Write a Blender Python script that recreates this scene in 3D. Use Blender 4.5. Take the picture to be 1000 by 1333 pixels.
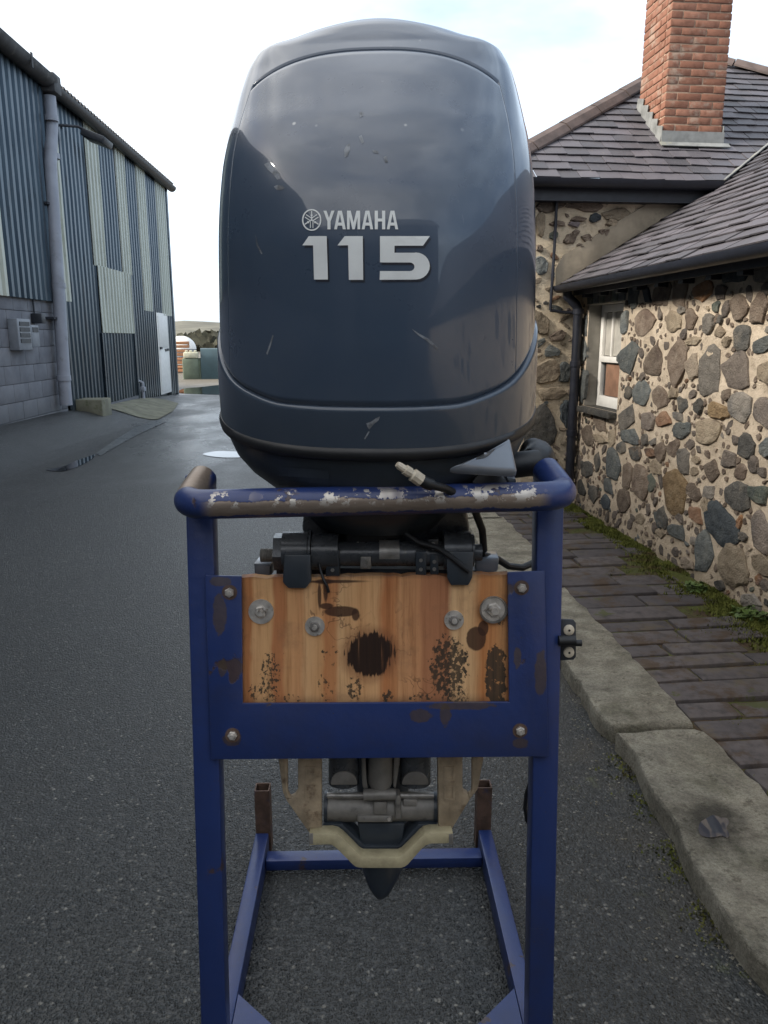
import bpy, bmesh, math, random
from mathutils import Vector, Matrix, noise
from mathutils.bvhtree import BVHTree
R = math.radians
rnd = random.Random(7)
S = bpy.context.scene
COL = S.collection
for o in list(bpy.data.objects):
    bpy.data.objects.remove(o)

# ------------------------------------------------------------------ camera
CH = 1.30
PITCH = math.atan(0.2265)
cam = bpy.data.cameras.new('camera')
cam.sensor_fit = 'VERTICAL'
cam.sensor_height = 36.0
cam.lens = 36.0 * 1000 / 1333
cam.clip_start = 0.05
cam.clip_end = 2000
co = bpy.data.objects.new('camera', cam)
COL.objects.link(co)
co.location = (0, 0, CH)
co.rotation_euler = (R(90) - PITCH, 0, 0)
S.camera = co

# ------------------------------------------------------------------ light
SUN_EL, SUN_AZ = R(32.5), R(-107)      # azimuth from +Y, negative = left
w = bpy.data.worlds.new('World')
S.world = w
w.use_nodes = True
nt = w.node_tree
for n in list(nt.nodes):
    nt.nodes.remove(n)
L = nt.links.new
out = nt.nodes.new('ShaderNodeOutputWorld')
sky = nt.nodes.new('ShaderNodeTexSky')
sky.sky_type = 'NISHITA'
sky.sun_disc = False
sky.sun_elevation = SUN_EL
sky.sun_rotation = SUN_AZ
sky.air_density = 1.0
sky.dust_density = 2.0
bg = nt.nodes.new('ShaderNodeBackground')
bg.inputs['Strength'].default_value = 0.10
L(sky.outputs[0], bg.inputs['Color'])
bc = nt.nodes.new('ShaderNodeBackground')          # broken white cloud
bc.inputs['Color'].default_value = (1.0, 0.985, 0.955, 1)
tc = nt.nodes.new('ShaderNodeTexCoord')
mp = nt.nodes.new('ShaderNodeMapping')
mp.inputs['Scale'].default_value = (1, 1, 2.6)
L(tc.outputs['Generated'], mp.inputs['Vector'])
# thin cloud: white round the veiled sun, greyer on the far side of the sky
dot = nt.nodes.new('ShaderNodeVectorMath'); dot.operation = 'DOT_PRODUCT'
dot.inputs[1].default_value = (math.sin(SUN_AZ) * math.cos(SUN_EL), math.cos(SUN_AZ) * math.cos(SUN_EL), math.sin(SUN_EL))
L(tc.outputs['Generated'], dot.inputs[0])
mr = nt.nodes.new('ShaderNodeMapRange'); mr.interpolation_type = 'SMOOTHSTEP'
mr.inputs['From Min'].default_value = -0.4; mr.inputs['From Max'].default_value = 0.95
mr.inputs['To Min'].default_value = 0.70; mr.inputs['To Max'].default_value = 0.92
L(dot.outputs['Value'], mr.inputs['Value'])
n2 = nt.nodes.new('ShaderNodeTexNoise'); n2.inputs['Scale'].default_value = 2.6; n2.inputs['Detail'].default_value = 6
L(mp.outputs[0], n2.inputs['Vector'])
m2 = nt.nodes.new('ShaderNodeMapRange'); m2.interpolation_type = 'SMOOTHSTEP'
m2.inputs['From Min'].default_value = 0.35; m2.inputs['From Max'].default_value = 0.65
m2.inputs['To Min'].default_value = 0.72; m2.inputs['To Max'].default_value = 1.20
L(n2.outputs['Fac'], m2.inputs['Value'])
mu = nt.nodes.new('ShaderNodeMath'); mu.operation = 'MULTIPLY'
m3 = nt.nodes.new('ShaderNodeMapRange'); m3.interpolation_type = 'SMOOTHSTEP'
m3.inputs['From Min'].default_value = -0.3; m3.inputs['From Max'].default_value = 0.7
L(dot.outputs['Value'], m3.inputs['Value'])
cmx = nt.nodes.new('ShaderNodeMixRGB')
cmx.inputs[1].default_value = (0.70, 0.84, 1.0, 1); cmx.inputs[2].default_value = (1.0, 0.985, 0.955, 1)
L(m3.outputs[0], cmx.inputs[0]); L(cmx.outputs[0], bc.inputs['Color'])
L(mr.outputs[0], mu.inputs[0]); L(m2.outputs[0], mu.inputs[1])
L(mu.outputs[0], bc.inputs['Strength'])
nz = nt.nodes.new('ShaderNodeTexNoise')
nz.inputs['Scale'].default_value = 1.5
nz.inputs['Detail'].default_value = 7
nz.inputs['Roughness'].default_value = 0.55
L(mp.outputs[0], nz.inputs['Vector'])
cr = nt.nodes.new('ShaderNodeValToRGB')
cr.color_ramp.elements[0].position = 0.34
cr.color_ramp.elements[0].color = (0.25, 0.25, 0.25, 1)
cr.color_ramp.elements[1].position = 0.62
L(nz.outputs['Fac'], cr.inputs['Fac'])
mx = nt.nodes.new('ShaderNodeMixShader')
L(cr.outputs['Color'], mx.inputs['Fac'])
L(bg.outputs[0], mx.inputs[1])
L(bc.outputs[0], mx.inputs[2])
L(mx.outputs[0], out.inputs['Surface'])

sl = bpy.data.lights.new('sun', 'SUN')
sl.energy = 2.8
sl.angle = R(14)
sl.color = (1.0, 0.94, 0.84)
so = bpy.data.objects.new('sun', sl)
COL.objects.link(so)
sd = Vector((math.sin(SUN_AZ) * math.cos(SUN_EL), math.cos(SUN_AZ) * math.cos(SUN_EL), math.sin(SUN_EL)))
so.rotation_euler = sd.to_track_quat('Z', 'Y').to_euler()

S.view_settings.view_transform = 'Standard'
S.view_settings.look = 'None'
S.view_settings.exposure = 1.28
S.view_settings.gamma = 1
S.view_settings.use_curve_mapping = False
S.render.engine = 'CYCLES'

# ------------------------------------------------------------------ picture -> place
CT, ST = math.cos(PITCH), math.sin(PITCH)
def ray(px, py):
    u, v = (px - 500) / 1000, (666.5 - py) / 1000
    return Vector((u, CT + v * ST, -ST + v * CT))
EYE = Vector((0, 0, CH))
def gp(px, py, z=0.0):
    d = ray(px, py)
    return EYE + d * ((z - CH) / d.z)
def at_depth(px, py, D):
    d = ray(px, py)
    return EYE + d * (D / d.y)

class Frame:
    def __init__(s, loc, rz):
        s.loc, s.rz = Vector(loc), rz
        s.m = Matrix.Translation(s.loc) @ Matrix.Rotation(rz, 4, 'Z')
        s.i = s.m.inverted()
    def hit(s, px, py, n, d):
        o = s.i @ EYE
        r = s.i.to_3x3() @ ray(px, py)
        n = Vector(n)
        return o + r * ((d - n.dot(o)) / n.dot(r))
    def to(s, p):
        return s.i @ Vector(p)

# ------------------------------------------------------------------ objects
def tag(o, label=None, cat=None, group=None, kind=None):
    if label: o['label'] = label
    if cat: o['category'] = cat
    if group: o['group'] = group
    if kind: o['kind'] = kind
    return o
def empty(name, loc=(0, 0, 0), rz=0.0, parent=None):
    o = bpy.data.objects.new(name, None)
    COL.objects.link(o)
    o.location = loc
    o.rotation_euler = (0, 0, rz)
    o.empty_display_size = 0.1
    o.parent = parent
    return o
def link(name, me, mat=None, parent=None):
    o = bpy.data.objects.new(name, me)
    COL.objects.link(o)
    if mat and not me.materials: me.materials.append(mat)
    o.parent = parent
    return o

class MB:
    def __init__(s):
        s.bm = bmesh.new()
    def face(s, pts):
        vs = [s.bm.verts.new(p) for p in pts]
        return s.bm.faces.new(vs)
    def grid(s, rows, close=False):
        R_ = [[s.bm.verts.new(p) for p in r] for r in rows]
        for i in range(len(R_) - 1):
            a, b = R_[i], R_[i + 1]
            n = len(a)
            for j in range(n if close else n - 1):
                k = (j + 1) % n
                s.bm.faces.new((a[j], a[k], b[k], b[j]))
        return R_
    def box(s, c, d, M=None, bev=0.0):
        tmp = bmesh.new()
        bmesh.ops.create_cube(tmp, size=1)
        for v in tmp.verts:
            v.co = Vector((v.co.x * d[0], v.co.y * d[1], v.co.z * d[2]))
        if bev:
            bmesh.ops.bevel(tmp, geom=tmp.edges[:], offset=bev, segments=2, profile=0.5, affect='EDGES')
        m = Matrix.Translation(Vector(c)) @ (M if M else Matrix())
        s.add(tmp, m)
    def add(s, tmp, m=Matrix()):
        vm = {}
        for v in tmp.verts: vm[v] = s.bm.verts.new(m @ v.co)
        for f in tmp.faces: s.bm.faces.new([vm[v] for v in f.verts])
        tmp.free()
    def prism(s, pts, off, bev=0.0):
        """closed outline pts (3-D, planar) pushed along off"""
        tmp = bmesh.new()
        off = Vector(off)
        a = [tmp.verts.new(p) for p in pts]
        b = [tmp.verts.new(Vector(p) + off) for p in pts]
        n = len(a)
        tmp.faces.new(a); tmp.faces.new(b[::-1])
        for i in range(n):
            tmp.faces.new((a[i], b[i], b[(i + 1) % n], a[(i + 1) % n]))
        bmesh.ops.recalc_face_normals(tmp, faces=tmp.faces[:])
        if bev:
            bmesh.ops.bevel(tmp, geom=tmp.edges[:], offset=bev, segments=2, profile=0.5, affect='EDGES')
        s.add(tmp)
    def tube(s, path, r, seg=12, cap=True):
        path = [Vector(p) for p in path]
        rr = r if isinstance(r, (list, tuple)) else [r] * len(path)
        up = None
        rows = []
        for i, p in enumerate(path):
            t = (path[min(i + 1, len(path) - 1)] - path[max(i - 1, 0)]).normalized()
            if up is None:
                up = Vector((0, 0, 1)) if abs(t.z) < 0.9 else Vector((0, 1, 0))
            x = t.cross(up).normalized()
            up = x.cross(t).normalized()
            rows.append([p + (x * math.cos(a) + up * math.sin(a)) * rr[i]
                         for a in [2 * math.pi * k / seg for k in range(seg)]])
        V = s.grid(rows, close=True)
        if cap:
            s.bm.faces.new(V[0][::-1]); s.bm.faces.new(V[-1])
    def build(s, name, mat=None, parent=None, smooth=True, ang=35, recalc=True):
        if recalc: bmesh.ops.recalc_face_normals(s.bm, faces=s.bm.faces[:])
        me = bpy.data.meshes.new(name)
        s.bm.to_mesh(me); s.bm.free()
        if smooth:
            me.polygons.foreach_set('use_smooth', [True] * len(me.polygons))
            me.set_sharp_from_angle(angle=R(ang))
        return link(name, me, mat, parent)

def interp(tab, x):
    if x <= tab[0][0]: return tab[0][1]
    for (a, b), (c, d) in zip(tab, tab[1:]):
        if x <= c: return b + (d - b) * (x - a) / (c - a)
    return tab[-1][1]
def smooth(a, b, x):
    t = min(1, max(0, (x - a) / (b - a)))
    return t * t * (3 - 2 * t)
def clip(poly, a, b, c):
    """keep a*x+b*y<=c"""
    o = []
    for i in range(len(poly)):
        p, q = poly[i], poly[(i + 1) % len(poly)]
        fp, fq = a * p[0] + b * p[1] - c, a * q[0] + b * q[1] - c
        if fp <= 0: o.append(p)
        if fp * fq < 0:
            t = fp / (fp - fq)
            o.append((p[0] + (q[0] - p[0]) * t, p[1] + (q[1] - p[1]) * t))
    return o
def area2(p):
    return abs(sum(p[i][0] * p[(i + 1) % len(p)][1] - p[(i + 1) % len(p)][0] * p[i][1] for i in range(len(p)))) / 2

# ------------------------------------------------------------------ materials
class G:
    def __init__(s, name, rough=0.6, metal=0.0, col=(0.5, 0.5, 0.5), spec=0.5):
        s.m = bpy.data.materials.new(name)
        s.m.use_nodes = True
        s.nt = s.m.node_tree
        s.b = s.nt.nodes['Principled BSDF']
        s.set('Base Color', (*col, 1)); s.set('Roughness', rough); s.set('Metallic', metal); s.set('Specular IOR Level', spec)
        s._tc = None
    def put(s, sock, v):
        if v is None: return
        if isinstance(v, bpy.types.NodeSocket): s.nt.links.new(v, sock)
        else:
            if hasattr(sock.default_value, '__len__') and not isinstance(v, (int, float)):
                v = tuple(v)
                if len(sock.default_value) == 4 and len(v) == 3: v = (*v, 1)
            sock.default_value = v
    def set(s, k, v): s.put(s.b.inputs[k], v); return s
    def node(s, t, **p):
        n = s.nt.nodes.new('ShaderNode' + t)
        for k, v in p.items(): setattr(n, k, v)
        return n
    def obj(s):
        if not s._tc: s._tc = s.node('TexCoord')
        return s._tc.outputs['Object']
    def pos(s):
        return s.node('NewGeometry').outputs['Position']
    def rand(s):
        return s.node('ObjectInfo').outputs['Random']
    def map(s, v, scale=(1, 1, 1), loc=(0, 0, 0), rot=(0, 0, 0)):
        n = s.node('Mapping'); s.put(n.inputs[0], v)
        n.inputs['Location'].default_value = loc; n.inputs['Rotation'].default_value = rot; n.inputs['Scale'].default_value = scale
        return n.outputs[0]
    def noise(s, v, sc, det=4, ro=0.55, dist=0.0):
        n = s.node('TexNoise'); s.put(n.inputs['Vector'], v)
        n.inputs['Scale'].default_value = sc; n.inputs['Detail'].default_value = det
        n.inputs['Roughness'].default_value = ro; n.inputs['Distortion'].default_value = dist
        return n.outputs['Fac']
    def vor(s, v, sc, feat='F1', out='Distance', rnd_=1.0):
        n = s.node('TexVoronoi', feature=feat); s.put(n.inputs['Vector'], v)
        n.inputs['Scale'].default_value = sc; n.inputs['Randomness'].default_value = rnd_
        return n.outputs[out]
    def mth(s, op, a, b=None, c=None, clamp=False):
        n = s.node('Math', operation=op, use_clamp=clamp)
        for i, v in enumerate((a, b, c)):
            s.put(n.inputs[i], v)
        return n.outputs[0]
    def vm(s, op, a, b=None):
        n = s.node('VectorMath', operation=op)
        s.put(n.inputs[0], a); s.put(n.inputs[1], b)
        return n.outputs['Value'] if op in ('LENGTH', 'DOT_PRODUCT', 'DISTANCE') else n.outputs[0]
    def xyz(s, v):
        n = s.node('SeparateXYZ'); s.put(n.inputs[0], v); return n.outputs
    def ramp(s, f, stops, mode='LINEAR'):
        n = s.node('ValToRGB'); r = n.color_ramp; r.interpolation = mode
        while len(r.elements) < len(stops): r.elements.new(0.5)
        for e, (p, c) in zip(r.elements, stops):
            e.position = p
            e.color = (c, c, c, 1) if isinstance(c, (int, float)) else (*c, 1)
        s.put(n.inputs[0], f)
        return n.outputs[0]
    def step(s, f, a, b):
        n = s.node('MapRange', interpolation_type='SMOOTHSTEP')
        s.put(n.inputs['Value'], f); s.put(n.inputs['From Min'], a); s.put(n.inputs['From Max'], b)
        return n.outputs[0]
    def mix(s, f, a, b, mode='MIX'):
        n = s.node('MixRGB', blend_type=mode)
        s.put(n.inputs[0], f); s.put(n.inputs[1], a); s.put(n.inputs[2], b)
        return n.outputs[0]
    def bump(s, h, st=0.5, d=0.01, prev=None):
        n = s.node('Bump'); s.put(n.inputs['Height'], h)
        n.inputs['Strength'].default_value = st; n.inputs['Distance'].default_value = d
        if prev is not None: s.put(n.inputs['Normal'], prev)
        s.set('Normal', n.outputs[0])
        return n.outputs[0]

MAT = {}
def asphalt():
    g = G('asphalt', spec=0.5); p = g.pos()
    big = g.noise(p, 0.55, 5, 0.6); mid = g.noise(p, 5, 4)
    c1 = g.vor(p, 125); c2 = g.vor(g.map(p, loc=(3, 1, 0)), 230)
    cell = g.vor(p, 125, out='Color')
    v = g.xyz(cell)[0]
    base = g.ramp(v, [(0, (0.011, 0.0125, 0.013)), (0.45, (0.022, 0.0245, 0.0255)), (0.75, (0.038, 0.041, 0.041)), (0.9, (0.056, 0.059, 0.059)), (0.97, (0.085, 0.085, 0.08)), (1, (0.20, 0.195, 0.175))])
    col = g.mix(g.step(mid, 0.35, 0.75), base, (0.030, 0.030, 0.027), 'MIX')
    col = g.mix(0.40, base, col)
    col = g.mix(1.0, col, g.ramp(big, [(0.3, 0.80), (0.5, 1.12), (0.68, 1.42)]), 'MULTIPLY')
    col = g.mix(g.mth('MULTIPLY', g.step(c1, 0.35, 0.75), 0.8), col, (0.010, 0.011, 0.011))
    wet = g.step(g.noise(g.map(p, scale=(0.55, 0.28, 1)), 1.0, 5, 0.6), 0.42, 0.66)
    far = g.step(g.xyz(p)[1], 3.5, 9.0)
    wet = g.mth('MULTIPLY', wet, far)
    col = g.mix(wet, col, g.mix(0.45, col, (0.008, 0.009, 0.010)))
    # moss tint near the kerb stones
    mo = g.step(g.noise(p, 9, 5, 0.65), 0.60, 0.70)
    ln = g.mth('ADD', g.xyz(p)[0], g.mth('MULTIPLY', g.xyz(p)[1], 0.13))
    edge = g.mth('MULTIPLY', g.step(ln, 0.72, 1.0), g.mth('SUBTRACT', 1.0, g.step(g.xyz(p)[1], 5.5, 6.5)))
    col = g.mix(g.mth('MULTIPLY', g.mth('MULTIPLY', mo, edge), 0.8), col, (0.06, 0.068, 0.025))
    brown = g.step(g.noise(p, 3, 4), 0.45, 0.6)
    col = g.mix(g.mth('MULTIPLY', g.mth('MULTIPLY', brown, edge), 0.5), col, (0.05, 0.042, 0.03))
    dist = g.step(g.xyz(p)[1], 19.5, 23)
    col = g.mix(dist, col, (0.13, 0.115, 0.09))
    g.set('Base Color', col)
    ro = g.mth('ADD', g.mth('MULTIPLY', g.noise(p, 40, 3), 0.22), 0.34)
    ro = g.mth('SUBTRACT', ro, g.mth('MULTIPLY', wet, 0.26))
    g.set('Roughness', g.mth('ADD', ro, g.mth('MULTIPLY', dist, 0.3)))
    h = g.mth('ADD', g.mth('MULTIPLY', g.step(c1, 0.62, 0.10), 0.8), g.mth('MULTIPLY', g.xyz(cell)[1], 0.55))
    h = g.mth('ADD', h, g.mth('MULTIPLY', g.step(c2, 0.6, 0.1), 0.35))
    h = g.mth('ADD', h, g.mth('MULTIPLY', g.noise(p, 16, 3), 0.5))
    n_ = g.node('Bump'); g.put(n_.inputs['Height'], h); n_.inputs['Distance'].default_value = 0.005
    g.put(n_.inputs['Strength'], g.mth('SUBTRACT', g.mth('SUBTRACT', 0.85, g.mth('MULTIPLY', g.step(g.xyz(p)[1], 2.0, 12.0), 0.25)), g.mth('MULTIPLY', wet, 0.38)))
    g.set('Normal', n_.outputs[0])
    return g.m
MAT['asphalt'] = asphalt()

def simple(name, col, rough=0.5, metal=0.0, var=0.25, sc=12, bump=0.15, bd=0.004, spec=0.5, dirt=None, dsc=5, coat=0.0, coords='obj', dlo=0.55, dhi=0.7):
    g = G(name, rough, metal, col, spec); p = g.obj() if coords == 'obj' else g.pos()
    f = g.noise(p, sc, 5, 0.6)
    lo = tuple(c * (1 - var) for c in col); hi = tuple(min(1, c * (1 + var)) for c in col)
    c = g.mix(g.step(f, 0.3, 0.7), lo, hi)
    if dirt:
        d = g.step(g.noise(g.map(p, loc=(5, 2, 1)), dsc, 6, 0.65), dlo, dhi)
        c = g.mix(d, c, dirt)
    g.set('Base Color', c)
    g.set('Roughness', g.mth('ADD', g.mth('MULTIPLY', g.noise(p, sc * 2.3, 3), 0.3), max(0.02, rough - 0.15)))
    if coat: g.set('Coat Weight', coat); g.set('Coat Roughness', 0.06)
    if bump: g.bump(g.noise(p, sc * 5, 4), bump, bd)
    return g.m

def cowl_mat(name, col, rough, coat):
    g = G(name, rough, 0.1, col, 0.35); p = g.obj()
    f = g.noise(p, 6, 5, 0.6)
    c = g.mix(f, tuple(x * 0.88 for x in col), tuple(x * 1.14 for x in col))
    # dust film and fine scuffs
    dust = g.mth('MULTIPLY', g.step(g.noise(p, 3.1, 6, 0.7), 0.35, 0.9), 0.16)
    c = g.mix(dust, c, (0.20, 0.20, 0.20))
    scr = g.noise(g.map(p, scale=(60, 60, 5), rot=(0, R(28), 0)), 1.0, 2, 0.5, 1.5)
    area = g.step(g.noise(p, 5.0, 3), 0.58, 0.70)
    sm = g.mth('MULTIPLY', g.step(scr, 0.73, 0.77), area)
    c = g.mix(g.mth('MULTIPLY', sm, 0.55), c, (0.30, 0.31, 0.33))
    chip = g.mth('MULTIPLY', g.step(g.vor(p, 26), 0.10, 0.03), g.step(g.noise(p, 2.2, 3), 0.55, 0.62))
    c = g.mix(chip, c, (0.42, 0.43, 0.43))
    g.set('Base Color', c)
    g.set('Roughness', g.mth('ADD', g.mth('MULTIPLY', g.noise(p, 9, 6, 0.7), 0.16), rough - 0.06))
    g.set('Coat Weight', coat); g.set('Coat Roughness', 0.035); g.set('Coat IOR', 1.42)
    g.bump(g.noise(p, 14, 3), 0.03, 0.004)
    return g.m
MAT['cowl'] = cowl_mat('cowl_paint', (0.046, 0.069, 0.108), 0.27, 1.0)
MAT['cowl_low'] = cowl_mat('cowl_band_paint', (0.040, 0.058, 0.086), 0.30, 0.8)
MAT['pan'] = simple('pan_paint', (0.026, 0.034, 0.044), 0.38, var=0.2, bump=0.05)
MAT['rubber'] = simple('black_rubber', (0.012, 0.013, 0.015), 0.5, var=0.2, bump=0.1)
MAT['fairing'] = simple('fairing_paint', (0.15, 0.17, 0.20), 0.32, 0.1, var=0.12, bump=0.03, coat=0.4)
MAT['decal'] = simple('silver_decal', (0.68, 0.71, 0.71), 0.45, 0.0, var=0.05, sc=30, bump=0)
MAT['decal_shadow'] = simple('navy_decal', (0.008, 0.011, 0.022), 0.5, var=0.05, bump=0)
MAT['dark_metal'] = simple('dark_engine_metal', (0.060, 0.066, 0.074), 0.28, 0.2, var=0.25, sc=20, bump=0.1, dirt=(0.14, 0.135, 0.12), dsc=22, dlo=0.62, dhi=0.75)
MAT['grey_metal'] = simple('grey_engine_metal', (0.180, 0.172, 0.158), 0.5, 0.2, var=0.25, sc=18, bump=0.15, dirt=(0.035, 0.033, 0.03), dsc=14)
MAT['tan_metal'] = simple('corroded_bracket', (0.320, 0.255, 0.175), 0.6, 0.1, var=0.28, sc=26, bump=0.3, dirt=(0.12, 0.075, 0.045), dsc=20, dlo=0.56, dhi=0.72)
MAT['anode'] = simple('anode_zinc', (0.36, 0.32, 0.205), 0.6, 0.05, var=0.18, sc=30, bump=0.25, dirt=(0.25, 0.21, 0.12), dsc=18)
MAT['steel'] = simple('bolt_steel', (0.56, 0.53, 0.49), 0.38, 0.55, var=0.2, sc=60, bump=0.1, dirt=(0.16, 0.13, 0.10), dsc=70)
MAT['stud'] = simple('stud_steel', (0.26, 0.25, 0.235), 0.4, 0.5, var=0.2, sc=60, bump=0.1)
MAT['nozzle'] = simple('hose_fitting', (0.48, 0.43, 0.34), 0.5, 0.0, var=0.2, sc=40, bump=0.1)
MAT['hose'] = simple('black_hose', (0.008, 0.009, 0.011), 0.5, var=0.2, bump=0.05)

def blue_paint(name, bar=False, marks=()):
    g = G(name, 0.38, 0.0, (0.02, 0.03, 0.2), 0.5); p = g.obj()
    f = g.noise(p, 9, 5, 0.6)
    c = g.mix(f, (0.012, 0.027, 0.105), (0.019, 0.040, 0.152))
    c = g.mix(g.mth('MULTIPLY', g.step(g.noise(p, 30, 4, 0.7), 0.5, 0.8), 0.3), c, (0.028, 0.032, 0.075))
    grime = g.step(g.noise(g.map(p, loc=(7, 3, 1)), 6, 6, 0.7), 0.45, 0.75)
    c = g.mix(g.mth('MULTIPLY', grime, 0.35), c, (0.030, 0.030, 0.045))
    for k_, (rx_, ry_) in enumerate(((20, 0), (-35, 10), (75, 0))):
        ln_ = g.noise(g.map(p, scale=(9, 30, 260), rot=(0, R(rx_), 0), loc=(k_ * 3, 0, 0)), 1.0, 2, 0.5)
        c = g.mix(g.mth('MULTIPLY', g.mth('MULTIPLY', g.step(ln_, 0.735, 0.76), g.step(g.noise(g.map(p, loc=(k_, 9, 0)), 13, 2), 0.55, 0.65)), 0.5), c, (0.075, 0.085, 0.16))
    speck = g.mth('MULTIPLY', g.step(g.vor(p, 75), 0.13, 0.05), g.step(g.noise(p, 12, 3), 0.52, 0.62))
    c = g.mix(g.mth('MULTIPLY', speck, 0.8), c, (0.05, 0.035, 0.028))
    rust = g.step(g.noise(g.map(p, scale=(1, 1, 0.7), loc=(1.3, 0, 2.2)), 11, 6, 0.62), 0.645, 0.675)
    c = g.mix(g.mth('MULTIPLY', rust, 0.85), c, g.mix(g.noise(p, 60, 3), (0.035, 0.022, 0.018), (0.085, 0.052, 0.035)))
    for cx, cz, rx, rz in marks:                    # places where the paint is worn through
        d = g.vm('MULTIPLY', g.vm('SUBTRACT', p, (cx, 0, cz)), (1 / rx, 0, 1 / rz))
        l = g.mth('ADD', g.vm('LENGTH', d), g.mth('MULTIPLY', g.mth('SUBTRACT', g.noise(p, 60, 5, 0.7), 0.5), 1.3))
        c = g.mix(g.mth('MULTIPLY', g.step(l, 1.08, 0.90), 0.72), c, g.mix(g.noise(p, 90, 3), (0.040, 0.030, 0.022), (0.095, 0.065, 0.040)))
    m = None
    if bar:
        X = g.xyz(p)
        nse = g.noise(g.map(p, scale=(1, 0.3, 1)), 24, 6, 0.7)
        # bare strip along the lower front of the rail and flakes above it
        zc = bar[0]
        d = g.mth('ABSOLUTE', g.mth('SUBTRACT', X[2], zc - 0.0025))
        core = g.step(g.mth('ADD', d, g.mth('MULTIPLY', g.mth('SUBTRACT', nse, 0.5), 0.022)), 0.0112, 0.0095)
        flake = g.mth('MULTIPLY', g.step(g.noise(p, 34, 6, 0.7), 0.53, 0.55), g.step(g.mth('ABSOLUTE', g.mth('SUBTRACT', X[2], zc + 0.010)), 0.016, 0.006))
        flake = g.mth('MULTIPLY', flake, g.step(g.noise(g.map(p, scale=(1, 0, 0)), 9, 3), 0.38, 0.50))
        inx = g.step(g.mth('ABSOLUTE', X[0]), 0.268, 0.240)
        front = g.step(X[1], bar[1] - 0.002, bar[1] - 0.008)
        endw = g.step(X[0], -0.262, -0.268)
        endw = g.mth('MULTIPLY', endw, g.step(X[1], bar[1] + 0.024, bar[1] + 0.034))
        endw = g.mth('MULTIPLY', endw, g.step(g.noise(p, 26, 4), 0.30, 0.36))
        m = g.mth('MULTIPLY', g.mth('MAXIMUM', core, flake), g.mth('MULTIPLY', inx, front))
        pale = g.mth('MULTIPLY', flake, g.mth('MULTIPLY', inx, front))
        m = g.mth('MAXIMUM', m, endw)
        metal = g.mix(g.noise(g.map(p, scale=(1, 6, 6)), 30, 5, 0.7), (0.17, 0.125, 0.095), (0.34, 0.29, 0.245))
        metal = g.mix(pale, metal, (0.50, 0.47, 0.43))
        c = g.mix(m, c, metal)
        g.set('Metallic', g.mth('MULTIPLY', m, 0.45))
    g.set('Base Color', c)
    g.set('Roughness', g.mth('ADD', g.mth('MULTIPLY', g.noise(p, 25, 4, 0.7), 0.25), 0.24))
    h = g.mth('ADD', g.noise(p, 45, 5, 0.6), g.mth('MULTIPLY', rust, -0.6))
    if m is not None: h = g.mth('SUBTRACT', h, g.mth('MULTIPLY', m, 0.6))
    g.bump(h, 0.28, 0.003)
    return g.m

MAT['scuff'] = simple('scuffed_paint', (0.17, 0.185, 0.205), 0.7, var=0.6, sc=70, bump=0)

# ------------------------------------------------------------------ frames
P0 = gp(745, 655, 0.06)
PSI = R(6.4)
HF = Frame(P0 - Vector((0, 0, 0.06)), PSI)          # cottage frame: x to the right, y away along the outbuilding
SH = Frame(gp(229, 513), R(2.51))                    # shed frame: wall at x = 0, y away, far corner at y = 0

# ------------------------------------------------------------------ more materials
def stone_mat(name, a, b, c2):
    g = G('stone_' + name, 0.8, 0, a, 0.3); p = g.obj()
    pr = g.vm('ADD', p, g.rand())
    f = g.noise(p, 14, 6, 0.65); f2 = g.noise(g.map(p, loc=(4, 4, 4)), 5, 4, 0.6)
    c = g.mix(g.step(f, 0.3, 0.7), a, b)
    c = g.mix(g.step(f2, 0.50, 0.68), c, c2)
    hsv = g.node('HueSaturation')
    g.put(hsv.inputs['Value'], g.mth('ADD', g.mth('MULTIPLY', g.rand(), 0.55), 0.72)); g.put(hsv.inputs['Color'], c)
    lich = g.mth('MULTIPLY', g.step(g.noise(p, 38, 5, 0.7), 0.62, 0.68), 0.55)
    c = g.mix(lich, hsv.outputs[0], (0.30, 0.27, 0.21))
    g.set('Base Color', c)
    g.bump(g.mth('ADD', g.mth('ADD', g.noise(p, 24, 6, 0.7), g.noise(p, 120, 3)), g.mth('MULTIPLY', g.vor(p, 22), -0.8)), 0.9, 0.012)
    return g.m
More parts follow.
